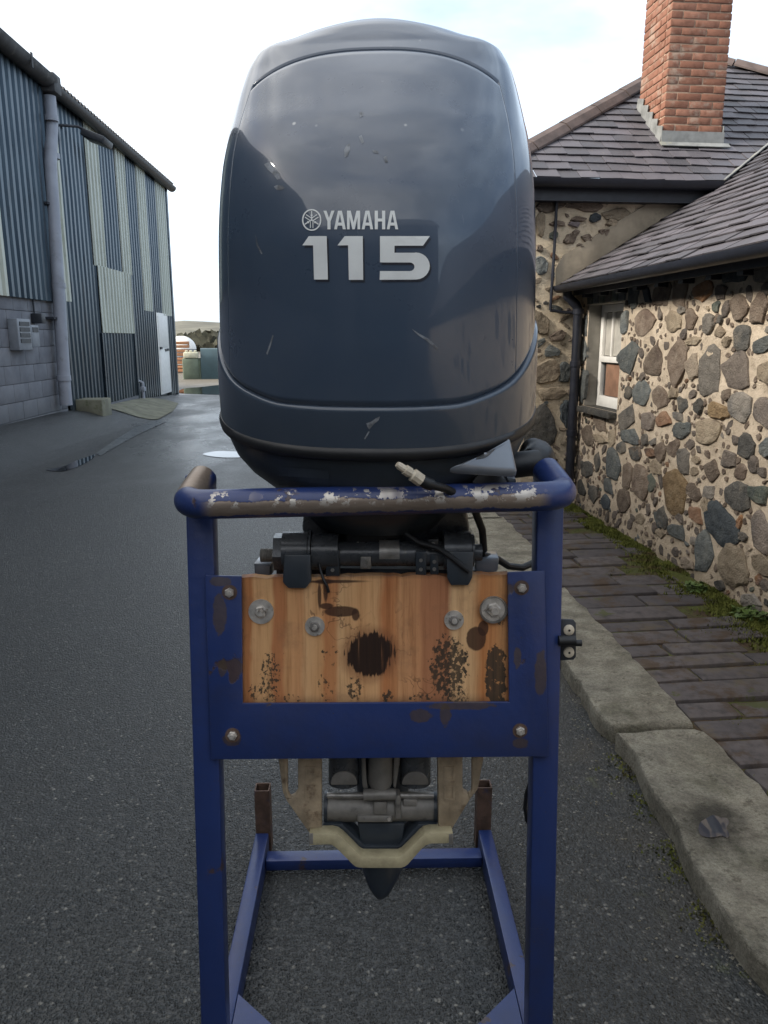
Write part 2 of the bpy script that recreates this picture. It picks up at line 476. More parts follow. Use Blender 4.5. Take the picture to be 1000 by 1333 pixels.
STONE = {
    'brown': stone_mat('brown', (0.135, 0.100, 0.075), (0.200, 0.160, 0.125), (0.100, 0.072, 0.056)),
    'greybrown': stone_mat('greybrown', (0.140, 0.115, 0.098), (0.185, 0.155, 0.130), (0.105, 0.090, 0.080)),
    'grey': stone_mat('grey', (0.140, 0.125, 0.108), (0.195, 0.175, 0.150), (0.100, 0.095, 0.088)),
    'tan': stone_mat('tan', (0.215, 0.170, 0.120), (0.285, 0.235, 0.170), (0.165, 0.130, 0.095)),
    'pale': stone_mat('pale', (0.300, 0.240, 0.185), (0.350, 0.290, 0.220), (0.250, 0.200, 0.155)),
    'ochre': stone_mat('ochre', (0.215, 0.145, 0.075), (0.260, 0.185, 0.105), (0.165, 0.110, 0.060)),
    'orange': stone_mat('orange', (0.270, 0.140, 0.065), (0.235, 0.140, 0.085), (0.105, 0.090, 0.095)),
    'rust': stone_mat('rust', (0.150, 0.083, 0.050), (0.200, 0.125, 0.080), (0.095, 0.065, 0.050)),
    'dark': stone_mat('dark', (0.050, 0.050, 0.048), (0.090, 0.085, 0.076), (0.130, 0.115, 0.095)),
    'blue': stone_mat('blue', (0.046, 0.056, 0.066), (0.080, 0.092, 0.098), (0.040, 0.046, 0.052)),
    'bluegrey': stone_mat('bluegrey', (0.095, 0.105, 0.105), (0.140, 0.145, 0.135), (0.080, 0.088, 0.092)),
    'green': stone_mat('green', (0.075, 0.092, 0.078), (0.120, 0.120, 0.095), (0.060, 0.070, 0.066)),
    'purple': stone_mat('purple', (0.140, 0.118, 0.120), (0.195, 0.165, 0.155), (0.110, 0.090, 0.092)),
}
def mortar(name, a, b, d):
    g = G(name, 0.9, 0, a, 0.2); p = g.obj()
    c = g.mix(g.step(g.noise(p, 6, 7, 0.7), 0.38, 0.62), a, b)
    c = g.mix(g.mth('MULTIPLY', g.step(g.noise(g.map(p, loc=(3, 3, 3)), 26, 7, 0.75), 0.52, 0.64), 0.75), c, d)
    low = g.mth('MULTIPLY', g.step(g.mth('ADD', g.xyz(p)[2], g.mth('MULTIPLY', g.noise(p, 6, 4), 0.25)), 0.42, 0.20), 0.35)
    c = g.mix(low, c, (0.26, 0.20, 0.13))
    g.set('Base Color', c)
    g.bump(g.mth('ADD', g.noise(p, 28, 6, 0.7), g.noise(p, 110, 4, 0.7)), 0.8, 0.012)
    return g.m
MAT['mortar'] = mortar('lime_mortar', (0.58, 0.485, 0.375), (0.45, 0.370, 0.280), (0.30, 0.245, 0.185))
MAT['mortar_main'] = mortar('weathered_mortar', (0.62, 0.520, 0.385), (0.52, 0.430, 0.310), (0.36, 0.29, 0.21))
MAT['render'] = simple('cement_render', (0.255, 0.215, 0.160), 0.9, var=0.18, sc=7, bump=0.4, bd=0.006, dirt=(0.185, 0.155, 0.115))
MAT['render_grey'] = simple('grey_render', (0.25, 0.235, 0.205), 0.9, var=0.15, sc=9, bump=0.3)
def slate_mat():
    g = G('roof_slate', 0.5, 0, (0.06, 0.05, 0.06), 0.4); p = g.obj()
    f = g.noise(p, 9, 5, 0.65)
    c = g.mix(f, (0.060, 0.056, 0.065), (0.100, 0.093, 0.102))
    hs = g.node('HueSaturation'); g.put(hs.inputs['Color'], c)
    g.put(hs.inputs['Value'], g.mth('ADD', g.mth('MULTIPLY', g.rand(), 0.5), 0.75))
    g.put(hs.inputs['Hue'], g.mth('ADD', g.mth('MULTIPLY', g.rand(), 0.06), 0.47))
    c = g.mix(g.mth('MULTIPLY', g.step(g.noise(p, 30, 5, 0.7), 0.6, 0.7), 0.4), hs.outputs[0], (0.16, 0.145, 0.12))
    g.set('Base Color', c); g.set('Roughness', g.mth('ADD', g.mth('MULTIPLY', f, 0.3), 0.36))
    g.bump(g.noise(g.map(p, scale=(1, 1, 1)), 40, 5, 0.7), 0.4, 0.004)
    return g.m
MAT['slate'] = slate_mat()
def brick_mat(name, a, b, worn, soil=False):
    g = G(name, 0.85, 0, a, 0.2); p = g.obj()
    c = g.mix(g.rand(), a, b)
    c = g.mix(g.step(g.noise(p, 18, 5, 0.6), 0.4, 0.75), c, tuple(x * 0.72 for x in a))
    c = g.mix(g.mth('MULTIPLY', g.step(g.noise(g.map(p, loc=(1, 5, 2)), 5.5, 6, 0.7), 0.53, 0.66), 0.75), c, worn)
    if soil:
        w_ = g.pos(); s_ = g.noise(g.map(w_, loc=(2, 8, 0)), 4.5, 6, 0.7)
        c = g.mix(g.mth('MULTIPLY', g.step(s_, 0.52, 0.62), 0.8), c, g.mix(g.noise(w_, 30, 4), (0.040, 0.026, 0.018), (0.085, 0.060, 0.038)))
        c = g.mix(g.mth('MULTIPLY', g.step(g.noise(g.map(w_, loc=(5, 1, 0)), 6.5, 6, 0.7), 0.60, 0.66), 0.8), c, (0.060, 0.068, 0.022))
    g.set('Base Color', c)
    g.bump(g.noise(p, 60, 5, 0.7), 0.5, 0.004)
    return g.m
MAT['brick'] = brick_mat('chimney_brick', (0.205, 0.094, 0.062), (0.285, 0.142, 0.098), (0.32, 0.255, 0.205))
MAT['brick_mortar'] = simple('brick_mortar', (0.30, 0.21, 0.15), 0.9, var=0.3, sc=18, bump=0.4)
MAT['paver'] = brick_mat('path_paver', (0.068, 0.062, 0.065), (0.105, 0.093, 0.092), (0.095, 0.078, 0.055), True)
MAT['lead'] = simple('lead_flashing', (0.20, 0.205, 0.20), 0.6, 0.1, var=0.25, sc=10, bump=0.15, dirt=(0.25, 0.24, 0.17))
MAT['navy'] = simple('black_gutter_paint', (0.012, 0.014, 0.022), 0.45, var=0.2, bump=0.06)
MAT['white'] = simple('white_window_paint', (0.72, 0.70, 0.66), 0.45, var=0.06, bump=0.05)
g = G('window_glass', 0.05, 0, (0.02, 0.02, 0.022), 0.6); MAT['glass'] = g.m
MAT['curtain'] = simple('brown_blind', (0.22, 0.12, 0.075), 0.9, var=0.2)
def kerb_mat():
    g = G('kerb_stone', 0.85, 0, (0.3, 0.3, 0.25), 0.3); p = g.pos()
    c = g.mix(g.step(g.noise(p, 7, 6, 0.65), 0.35, 0.65), (0.275, 0.258, 0.205), (0.41, 0.385, 0.315))
    c = g.mix(g.mth('MULTIPLY', g.step(g.noise(p, 26, 6, 0.75), 0.55, 0.66), 0.75), c, (0.115, 0.106, 0.078))
    c = g.mix(g.mth('MULTIPLY', g.step(g.noise(g.map(p, loc=(9, 2, 0)), 3.2, 5, 0.6), 0.56, 0.66), 0.5), c, (0.10, 0.105, 0.062))
    c = g.mix(g.mth('MULTIPLY', g.step(g.vor(p, 60), 0.16, 0.05), 0.5), c, (0.36, 0.35, 0.31))
    ctr = gp(930, 1068, 0.068)
    dd = g.vm('LENGTH', g.vm('MULTIPLY', g.vm('SUBTRACT', p, tuple(ctr)), (1.0, 0.75, 0)))
    damp = g.step(g.mth('ADD', dd, g.mth('MULTIPLY', g.noise(p, 14, 5, 0.6), 0.12)), 0.19, 0.09)
    c = g.mix(g.mth('MULTIPLY', damp, 0.75), c, (0.045, 0.042, 0.036))
    c = g.mix(1.0, c, g.ramp(g.noise(p, 130, 5, 0.8), [(0.3, 0.55), (0.5, 1.0), (0.7, 1.35)]), 'MULTIPLY')
    c = g.mix(1.0, c, g.ramp(g.noise(p, 13, 7, 0.75), [(0.32, 0.60), (0.5, 1.0), (0.68, 1.25)]), 'MULTIPLY')
    g.set('Base Color', c)
    g.bump(g.mth('ADD', g.mth('MULTIPLY', g.noise(p, 16, 7, 0.75), 1.6), g.mth('MULTIPLY', g.noise(p, 70, 5, 0.75), 1.3)), 1.0, 0.022)
    return g.m
MAT['kerb'] = kerb_mat()
def soil_mat():
    g = G('path_joint_soil', 0.95, 0, (0.04, 0.03, 0.02), 0.2); p = g.pos()
    c = g.mix(g.step(g.noise(p, 10, 5, 0.6), 0.40, 0.62), (0.075, 0.052, 0.034), (0.075, 0.085, 0.028))
    c = g.mix(g.step(g.noise(p, 50, 4, 0.7), 0.5, 0.7), c, (0.028, 0.022, 0.016))
    lx_ = g.vm('DOT_PRODUCT', g.vm('SUBTRACT', p, tuple(HF.loc)), (math.cos(PSI), math.sin(PSI), 0))
    near = g.step(g.mth('ADD', lx_, g.mth('MULTIPLY', g.mth('SUBTRACT', g.noise(p, 7, 4), 0.5), 0.25)), -0.22, -0.12)
    c = g.mix(g.mth('MULTIPLY', near, 0.85), c, g.mix(g.noise(p, 40, 4), (0.045, 0.055, 0.014), (0.115, 0.125, 0.032)))
    g.set('Base Color', c); g.bump(g.noise(p, 90, 5, 0.7), 0.8, 0.012)
    return g.m
MAT['soil'] = soil_mat()
def moss_mat():
    g = G('moss_green', 0.95, 0, (0.07, 0.10, 0.02), 0.15); p = g.pos()
    c = g.mix(g.step(g.noise(p, 14, 5, 0.6), 0.35, 0.65), (0.065, 0.076, 0.018), (0.135, 0.145, 0.036))
    c = g.mix(g.step(g.noise(p, 5, 4), 0.55, 0.70), c, (0.085, 0.062, 0.032))
    g.set('Base Color', c)
    return g.m
MAT['moss'] = moss_mat()
def clad(name, a, b, metal, rough, dirt):
    g = G(name, rough, metal, a, 0.5); p = g.obj()
    st = g.noise(g.map(p, scale=(1, 7, 0.35)), 1.6, 6, 0.65)
    c = g.mix(g.step(st, 0.35, 0.65), a, b)
    c = g.mix(g.mth('MULTIPLY', g.step(g.noise(g.map(p, scale=(1, 3, 0.8), loc=(2, 3, 1)), 2.5, 6, 0.7), 0.55, 0.7), 0.5), c, dirt)
    base = g.step(g.mth('ADD', g.xyz(p)[2], g.mth('MULTIPLY', g.noise(g.map(p, scale=(1, 6, 1)), 1.5, 5, 0.7), 1.1)), 1.05, 0.55)
    c = g.mix(g.mth('MULTIPLY', base, 0.55), c, (0.055, 0.058, 0.045))
    run = g.step(g.noise(g.map(p, scale=(1, 9, 0.25), loc=(0, 4, 0)), 1.3, 5, 0.7), 0.60, 0.72)
    c = g.mix(g.mth('MULTIPLY', run, 0.4), c, (0.085, 0.068, 0.052))
    g.set('Base Color', c); g.set('Roughness', g.mth('ADD', g.mth('MULTIPLY', st, 0.3), rough - 0.15))
    return g.m
MAT['clad_dark'] = clad('dark_profiled_steel', (0.028, 0.044, 0.062), (0.060, 0.086, 0.110), 0.75, 0.34, (0.020, 0.026, 0.034))
MAT['clad_pale'] = clad('cream_grp_sheet', (0.38, 0.40, 0.34), (0.50, 0.52, 0.45), 0.0, 0.45, (0.25, 0.26, 0.19))
MAT['roof_sheet'] = simple('fibre_cement', (0.060, 0.056, 0.054), 0.9, var=0.3, sc=6, bump=0.3)
MAT['gutter_shed'] = simple('weathered_gutter', (0.052, 0.052, 0.055), 0.7, var=0.3, sc=5, bump=0.2, dirt=(0.11, 0.105, 0.095), dsc=7)
MAT['pvc'] = simple('grey_plastic_pipe', (0.27, 0.285, 0.33), 0.5, var=0.1, sc=3, bump=0.05, dirt=(0.20, 0.21, 0.23))
def block_mat():
    g = G('concrete_block', 0.9, 0, (0.2, 0.2, 0.22), 0.3); p = g.obj()
    c = g.mix(g.step(g.noise(p, 2.5, 6, 0.65), 0.35, 0.65), (0.155, 0.160, 0.180), (0.215, 0.220, 0.240))
    c = g.mix(g.mth('MULTIPLY', g.rand(), 0.35), c, (0.125, 0.128, 0.145))
    c = g.mix(g.mth('MULTIPLY', g.step(g.xyz(p)[2], 0.75, 0.3), 0.5), c, (0.10, 0.105, 0.108))
    g.set('Base Color', c); g.bump(g.noise(p, 60, 5, 0.7), 0.4, 0.006)
    return g.m
MAT['block'] = block_mat()
MAT['concrete'] = simple('mossy_concrete', (0.17, 0.165, 0.12), 0.9, var=0.25, sc=4, bump=0.4, dirt=(0.085, 0.095, 0.045), coords='pos')
MAT['grey_box'] = simple('grey_box_paint', (0.20, 0.215, 0.24), 0.5, var=0.1, bump=0)
MAT['dark_plastic'] = simple('dark_plastic', (0.02, 0.023, 0.03), 0.5, var=0.2, bump=0)
g = G('puddle_water', 0.02, 0, (0.012, 0.014, 0.016), 0.6); MAT['water'] = g.m
g.bump(g.noise(g.pos(), 9, 3), 0.02, 0.01)

g = G('shallow_rain_water', 0.02, 0, (0.040, 0.044, 0.056), 0.6); MAT['shallow'] = g.m
# ------------------------------------------------------------------ ground
def apron(x, y):
    l = SH.to((x, y, 0))
    h = interp([(-30, 0.30), (-9.4, 0.30), (-7.6, 0.283), (-6, 0.20), (-3.8, 0.165), (0, 0.0)], l.y)
    return h * (1 - smooth(0.05, 0.95, l.x)) if l.x < 2 else 0.0
xs = [-400, -150, -80, -40, -22, -14, -10] + [-8 + 0.2 * i for i in range(62)] + [5, 8, 14, 25, 60, 150, 400]
ys = [-60, -30, -15, -8, -4, -1, 0] + [0.4 * i for i in range(1, 66)] + [30, 36, 45, 60, 90, 140, 220, 400, 700]
m = MB()
m.grid([[Vector((x, y, apron(x, y))) for x in xs] for y in ys])
tag(m.build('road', MAT['asphalt'], recalc=True), kind='structure')

def sheet(name, px, z, mat, dz=0.004, label=None):
    """flat irregular sheet lying on the ground"""
    pts = []
    n = len(px)
    for i in range(n):
        a, b = gp(*px[i], z), gp(*px[(i + 1) % n], z)
        for k in range(4):
            p = a.lerp(b, k / 4)
            s = (b - a).length * 0.06
            p += Vector((rnd.uniform(-s, s), rnd.uniform(-s, s), 0)) if k else Vector()
            pts.append(p)
    mm = MB()
    for p in pts: p.z = apron(p.x, p.y) + dz + (z if z else 0)
    f = mm.face(pts)
    bmesh.ops.triangulate(mm.bm, faces=[f])
    return tag(mm.build(name, mat), kind='structure')
def puddle(pts):
    n = len(pts); res = []
    for i in range(n):                       # smooth closed outline
        p0, p1, p2, p3 = [pts[(i + k - 1) % n] for k in range(4)]
        for t in (0, 0.25, 0.5, 0.75):
            res.append(tuple(0.5 * ((2 * p1[c]) + (-p0[c] + p2[c]) * t + (2 * p0[c] - 5 * p1[c] + 4 * p2[c] - p3[c]) * t * t + (-p0[c] + 3 * p1[c] - 3 * p2[c] + p3[c]) * t ** 3) for c in (0, 1)))
    return res
def water(px, z=0.0, dz=0.005, mat=None):
    mm = MB()
    pts = [gp(x, y, z) for x, y in puddle(px)]
    for p in pts: p.z = z + dz
    f = mm.face(pts)
    bmesh.ops.triangulate(mm.bm, faces=[f])
    tag(mm.build('puddle', mat or MAT['water'], smooth=False), kind='structure')
water([(264, 592), (280, 588), (300, 588), (330, 590), (326, 595), (290, 596)])
water([(231, 511), (240, 506), (262, 504), (290, 501), (330, 500), (330, 513), (285, 514), (250, 513)])
0 and print('PUD', [round(SH.to(gp(*q)).x, 2) for q in ((80, 612), (100, 600), (122, 593))])
water([(60, 612), (82, 608), (100, 600), (120, 593), (124, 592), (121, 597), (110, 604), (96, 610), (80, 614)])
water([(909, 1080), (912, 1071), (920, 1066), (929, 1062), (938, 1065), (946, 1066), (949, 1072), (946, 1079), (949, 1087), (947, 1092), (939, 1089), (930, 1091), (921, 1091), (912, 1088)], z=0.066, dz=0.0026, mat=MAT['shallow'])

# ------------------------------------------------------------------ path, kerb
path = MB()
path.grid([[HF.m @ Vector((x, y, 0.045 + 0.006 * noise.noise(Vector((x * 9, y * 9, 0))))) for x in [-0.85 + 0.05 * i for i in range(19)]] for y in [0.1 - 0.08 * i for i in range(95)]])
path_o = tag(path.build('path', MAT['soil']), kind='structure')
HE = HF.m
pav_meshes = {}
y = -0.02
row = 0
while y > -4.6:
    dpt = rnd.uniform(0.115, 0.185)
    xb = -0.80
    x = xb + (rnd.uniform(-0.03, 0.0) if row % 2 else -0.14)
    while x < -0.06:
        ln = rnd.choice((0.28, 0.34, 0.42, 0.50))
        x0, x1 = max(x, xb), min(x + ln - 0.014, -0.05 + rnd.uniform(-0.06, 0.02))
        if x1 - x0 > 0.05 and not (x1 > -0.12 and rnd.random() < 0.35):
            mm = MB()
            mm.box(((x0 + x1) / 2, y - dpt / 2, 0.035), (x1 - x0, dpt - rnd.uniform(0.012, 0.02), 0.05), bev=0.009)
            t = Matrix.Translation(HE @ Vector(((x0 + x1) / 2, y - dpt / 2, 0)))
            tilt = Matrix.Rotation(rnd.uniform(-0.035, 0.035), 4, 'X') @ Matrix.Rotation(rnd.uniform(-0.02, 0.02), 4, 'Y') @ Matrix.Rotation(rnd.uniform(-0.03, 0.03), 4, 'Z')
            mm.bm.transform(Matrix.Translation(((x0 + x1) / 2, y - dpt / 2, 0.035)) @ tilt @ Matrix.Translation((-(x0 + x1) / 2, -(y - dpt / 2), -0.035 + rnd.uniform(-0.009, 0.003))))
            mm.bm.transform(HE)
            b = mm.build('paver', MAT['paver'])
            b.parent = path_o
        x += ln
    y -= dpt
    row += 1

kerb = tag(empty('kerb'), kind='structure')
def kerb_stone(outline_px=None, pts=None, top=0.066):
    if pts is None: pts = [gp(x, y, top) for x, y in outline_px]
    # densify with a rough front edge
    res = []
    n = len(pts)
    for i in range(n):
        a, b = pts[i], pts[(i + 1) % n]
        k = max(1, int((b - a).length / 0.05))
        for j in range(k):
            p = a.lerp(b, j / k)
            if j: p += Vector((rnd.uniform(-0.010, 0.010), rnd.uniform(-0.008, 0.008), 0))
            res.append(p)
    mm = MB()
    c = sum(res, Vector()) / len(res)
    rings = []
    for z, s in ((-0.03, 1.0), (top - 0.016, 1.0), (top - 0.004, 0.990), (top, 0.972)):
        rings.append([Vector((c.x + (p.x - c.x) * s, c.y + (p.y - c.y) * s, z + (rnd.uniform(-0.003, 0.003) if 0 < z < top - 0.001 else 0))) for p in res])
    V = mm.grid(rings, close=True)
    f = mm.bm.faces.new(V[-1])
    bmesh.ops.triangulate(mm.bm, faces=[f])
    mm.build('kerb_stone', MAT['kerb'], kerb, ang=50)
kerb_stone([(742, 870), (766, 905), (776, 925), (800, 944), (850, 943), (903, 941), (862, 896), (800, 830), (734, 763), (722, 765), (715, 800), (722, 838)])
kerb_stone([(802, 953), (812, 963), (828, 980), (836, 1000), (850, 1030), (866, 1050), (880, 1068), (890, 1098), (905, 1128), (925, 1155), (948, 1195), (975, 1230), (1012, 1268), (1100, 1320), (1150, 1240), (1090, 1135), (1000, 1035), (960, 994), (915, 950), (903, 947), (850, 948)])
L_ = lambda x, y: HF.m @ Vector((x, y, 0.066))
kerb_stone(pts=[L_(-1.19, -5.05), L_(-1.22, -6.4), L_(-0.80, -6.4), L_(-0.80, -5.05)])
kerb_stone([(728, 850), (716, 800), (714, 766), (730, 759), (690, 706), (655, 672), (606, 672), (618, 700), (640, 735), (680, 790)])
kerb_stone(pts=[L_(-0.98, -0.46), L_(-0.93, 0.6), L_(-0.66, 0.6), L_(-0.67, -0.47)])
kerb_stone(pts=[L_(-0.93, 0.62), L_(-0.90, 1.8), L_(-0.64, 1.8), L_(-0.66, 0.62)])

MAT['edge_glint'] = simple('painted_wet_reflection', (0.085, 0.090, 0.095), 0.30, var=0.25, sc=5, bump=0.2, coords='pos')  # pale strip painted as the reflection along the wet edge of the road
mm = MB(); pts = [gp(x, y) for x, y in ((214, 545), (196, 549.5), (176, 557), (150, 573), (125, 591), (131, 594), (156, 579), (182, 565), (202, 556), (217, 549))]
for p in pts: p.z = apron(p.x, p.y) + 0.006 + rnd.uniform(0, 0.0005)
f = mm.face(pts); bmesh.ops.triangulate(mm.bm, faces=[f]); tag(mm.build('wet_edge_glint', MAT['edge_glint'], smooth=False), kind='structure')
# moss and weeds
def blades(mm, p, n, h, spread, wdt=0.004):
    for _ in range(n):
        a = rnd.uniform(0, 6.28); r = spread * math.sqrt(rnd.random())
        b = p + Vector((math.cos(a) * r, math.sin(a) * r, 0))
        d = rnd.uniform(0, 6.28); hh = h * rnd.uniform(0.4, 1.1); lean = rnd.uniform(0.1, 0.9) * hh
        s = Vector((math.cos(d + 1.57), math.sin(d + 1.57), 0)) * wdt
        mm.face([b - s, b + s, b + Vector((math.cos(d) * lean, math.sin(d) * lean, hh))])
mm = MB()
for i in range(13000):                                      # green strip at the wall foot
    y = rnd.uniform(-4.6, 0.0)
    wd = 0.10 + 0.05 * noise.noise(Vector((y * 2.2, 3, 1))) + (0.05 if y < -2.0 else 0)
    x = -0.005 - abs(rnd.gauss(0, wd * 0.62))
    if noise.noise(Vector((x * 8, y * 5, 2))) < -0.18: continue
    blades(mm, HF.m @ Vector((x, y, 0.05)), 3, 0.022, 0.016, 0.005)
for i in range(2600):                                      # tufts in the paver joints
    y = rnd.uniform(-4.6, -0.05); x = rnd.uniform(-0.82, -0.05)
    if noise.noise(Vector((x * 3.5, y * 6, 7))) < 0.24: continue
    blades(mm, HF.m @ Vector((x, y, 0.046)), 2, 0.018, 0.012, 0.004)
for i in range(900):                                       # along the kerb foot
    t = rnd.random()
    p = gp(*[(a + (b - a) * t) for a, b in zip((800, 960), (985, 1262))], 0.0) + Vector((rnd.gauss(-0.02, 0.03), rnd.uniform(-0.02, 0.02), 0))
    if noise.noise(Vector((p.y * 9, 5, 5))) < -0.05: continue
    blades(mm, p, 2, 0.008, 0.020, 0.004)
tag(mm.build('moss', MAT['moss'], smooth=False, recalc=False), 'low green moss along the foot of the stone wall and in the path joints', 'moss', kind='stuff')
mm = MB()                                                  # grit washed against the kerb
for i in range(420):
    t = rnd.random()
    p = gp(*[(a + (b - a) * t) for a, b in zip((745, 880), (985, 1262))], 0.0) + Vector((-abs(rnd.gauss(0, 0.10)), rnd.uniform(-0.05, 0.05), 0))
    s = rnd.uniform(0.0015, 0.0048); q = [Vector((math.cos(a) * s * rnd.uniform(0.6, 1.3), math.sin(a) * s * rnd.uniform(0.6, 1.3), rnd.uniform(0, s * 0.4))) for a in (0, 1.5, 3.1, 4.6)]
    T = [mm.bm.verts.new(p + v) for v in q]; c = mm.bm.verts.new(p + Vector((0, 0, s * 0.9)))
    for j in range(4): mm.bm.faces.new((T[j], T[(j + 1) % 4], c))
tag(mm.build('grit', MAT['kerb'], smooth=False), 'loose pale grit washed along the foot of the kerb stones', 'grit', kind='stuff')
def weed(px, py, n, sz, label):
    mm = MB(); base = gp(px, py, 0.055)
    for _ in range(n):
        a = rnd.uniform(0, 6.28); r = sz * math.sqrt(rnd.random()); c = base + Vector((math.cos(a) * r, math.sin(a) * r, rnd.uniform(0.005, 0.045)))
        d = Vector((rnd.uniform(-1, 1), rnd.uniform(-1, 1), rnd.uniform(0.0, 0.7))).normalized(); s = d.cross(Vector((0, 0, 1))).normalized()
        l = rnd.uniform(0.012, 0.024)
        mm.face([c - d * l, c + s * l * 0.55, c + d * l, c - s * l * 0.55])
    o = mm.build('weed', MAT['weed'], smooth=False, recalc=False)
    tag(o, label, 'weed', 'leafy weeds along the wall foot')
MAT['weed'] = simple('weed_leaf', (0.075, 0.120, 0.028), 0.6, var=0.4, sc=30, bump=0, coords='pos')
weed(975, 805, 130, 0.075, 'broad leafy green weed beside the dark stone at the wall foot')
weed(905, 770, 70, 0.05, 'small leafy weed at the wall foot left of the larger clump')

# ------------------------------------------------------------------ rubble stones
def blob(cx, cy, rx, ry, n=11, seed=None, ang=0.0):
    r_ = random.Random(seed if seed is not None else rnd.random())
    m_ = r_.choice((4, 5, 5, 6, 6, 7)); pts = []          # an angular block: a few corners joined by worn straight edges
    cor = []
    for i in range(m_):
        a = 2 * math.pi * (i + r_.uniform(-0.30, 0.30)) / m_ + 0.4
        k = r_.uniform(0.80, 1.30) * (abs(math.cos(a)) ** 2.6 + abs(math.sin(a)) ** 2.6) ** (-1 / 2.6)
        cor.append((math.cos(a) * k * rx, math.sin(a) * k * ry))
    out_ = []
    for i in range(m_):
        p, q, o_ = cor[i], cor[(i + 1) % m_], cor[i - 1]
        s = (abs(rx) + abs(ry)) * 0.5
        out_.append((p[0] * 0.90 + (o_[0] * 0.05 + q[0] * 0.05), p[1] * 0.90 + (o_[1] * 0.05 + q[1] * 0.05)))
        for f in ((0.5,) if n < 10 else (0.33, 0.67)):
            out_.append((p[0] + (q[0] - p[0]) * f + r_.uniform(-0.07, 0.09) * s, p[1] + (q[1] - p[1]) * f + r_.uniform(-0.07, 0.09) * s))
    return [(cx + x * math.cos(ang) - y * math.sin(ang), cy + x * math.sin(ang) + y * math.cos(ang)) for x, y in out_]
    e = r_.uniform(2.0, 3.2); ph = r_.uniform(0, 6.28); pts = []
    lob = [(r_.uniform(0.0, 0.10), r_.uniform(0, 6.28), k) for k in (2, 3, 5)]
    for i in range(n):
        a = 2 * math.pi * (i + r_.uniform(-0.22, 0.22)) / n
        k = (abs(math.cos(a)) ** e + abs(math.sin(a)) ** e) ** (-1 / e)
        k *= 1 + sum(A * math.sin(K * a + F) for A, F, K in lob) + r_.uniform(-0.085, 0.07)
        x, y = math.cos(a) * k * rx, math.sin(a) * k * ry
        pts.append((cx + x * math.cos(ang) - y * math.sin(ang), cy + x * math.sin(ang) + y * math.cos(ang)))
    return pts
def stone_mesh(poly, to3, proud):
    """rounded lump standing proud of the mortar"""
    cx = sum(p[0] for p in poly) / len(poly); cy = sum(p[1] for p in poly) / len(poly)
    mm = MB(); ox, oy = rnd.uniform(-0.15, 0.15), rnd.uniform(-0.15, 0.15)
    rows = []
    for s, nn in ((1.0, -0.012), (0.975, proud * 0.62), (0.88, proud * 0.98), (0.55, proud * 1.02)):
        rows.append([to3(cx + (x - cx) * s + (1 - s) * ox * abs(x - cx), cy + (y - cy) * s + (1 - s) * oy * abs(y - cy), nn + (rnd.uniform(-0.24, 0.2) * proud if nn > 0 else 0)) for x, y in poly])
    V = mm.grid(rows, close=True)
    c = mm.bm.verts.new(to3(cx, cy, proud * rnd.uniform(0.95, 1.12)))
    t = V[-1]
    for i in range(len(t)): mm.bm.faces.new((t[i], t[(i + 1) % len(t)], c))
    return mm
TW = lambda u, v, n: Vector((-n, u, v))                     # outbuilding wall: plane x = 0
TM = lambda u, v, n: Vector((u, -n, v))                     # cottage wall: plane y = 0
def zr(x0, y0, k, items):
    return [(x0 + a / k, y0 + b / k, x0 + c / k, y0 + d / k, col) for a, b, c, d, col in items]
WING = zr(820, 330, 5.556, [
 (670,20,870,245,'blue'),(905,45,1050,200,'grey'),(320,120,425,395,'brown'),(185,185,300,375,'brown'),(90,245,165,360,'blue'),(475,195,605,360,'orange'),
 (-5,195,80,380,'bluegrey'),(735,300,850,480,'brown'),(868,295,990,535,'brown'),(40,390,195,600,'brown'),(265,425,370,580,'tan'),(400,395,490,545,'brown'),
 (535,440,605,575,'grey'),(570,95,612,160,'grey'),(605,345,660,425,'green'),(620,530,685,605,'tan'),(765,525,875,700,'dark'),(895,590,1050,720,'bluegrey'),
 (415,605,520,665,'tan'),(125,685,235,905,'brown'),(290,635,410,950,'brown'),(412,690,516,930,'pale'),(520,625,665,1035,'grey'),(672,720,905,980,'greybrown'),
 (920,760,1060,960,'tan'),(30,925,155,1120,'bluegrey'),(170,945,270,1110,'brown'),(335,1030,435,1160,'dark'),(470,1060,530,1160,'dark'),(570,1085,720,1190,'ochre'),
 (735,1005,890,1200,'grey'),(900,1020,1060,1250,'greybrown'),(670,980,740,1060,'brown'),(290,970,340,1050,'tan'),(360,380,405,440,'grey'),(685,600,730,680,'tan'),
 (640,440,675,505,'grey'),(195,1140,305,1290,'rust'),(100,1170,180,1290,'grey'),(305,1155,410,1215,'grey'),(1010,250,1100,480,'brown')])
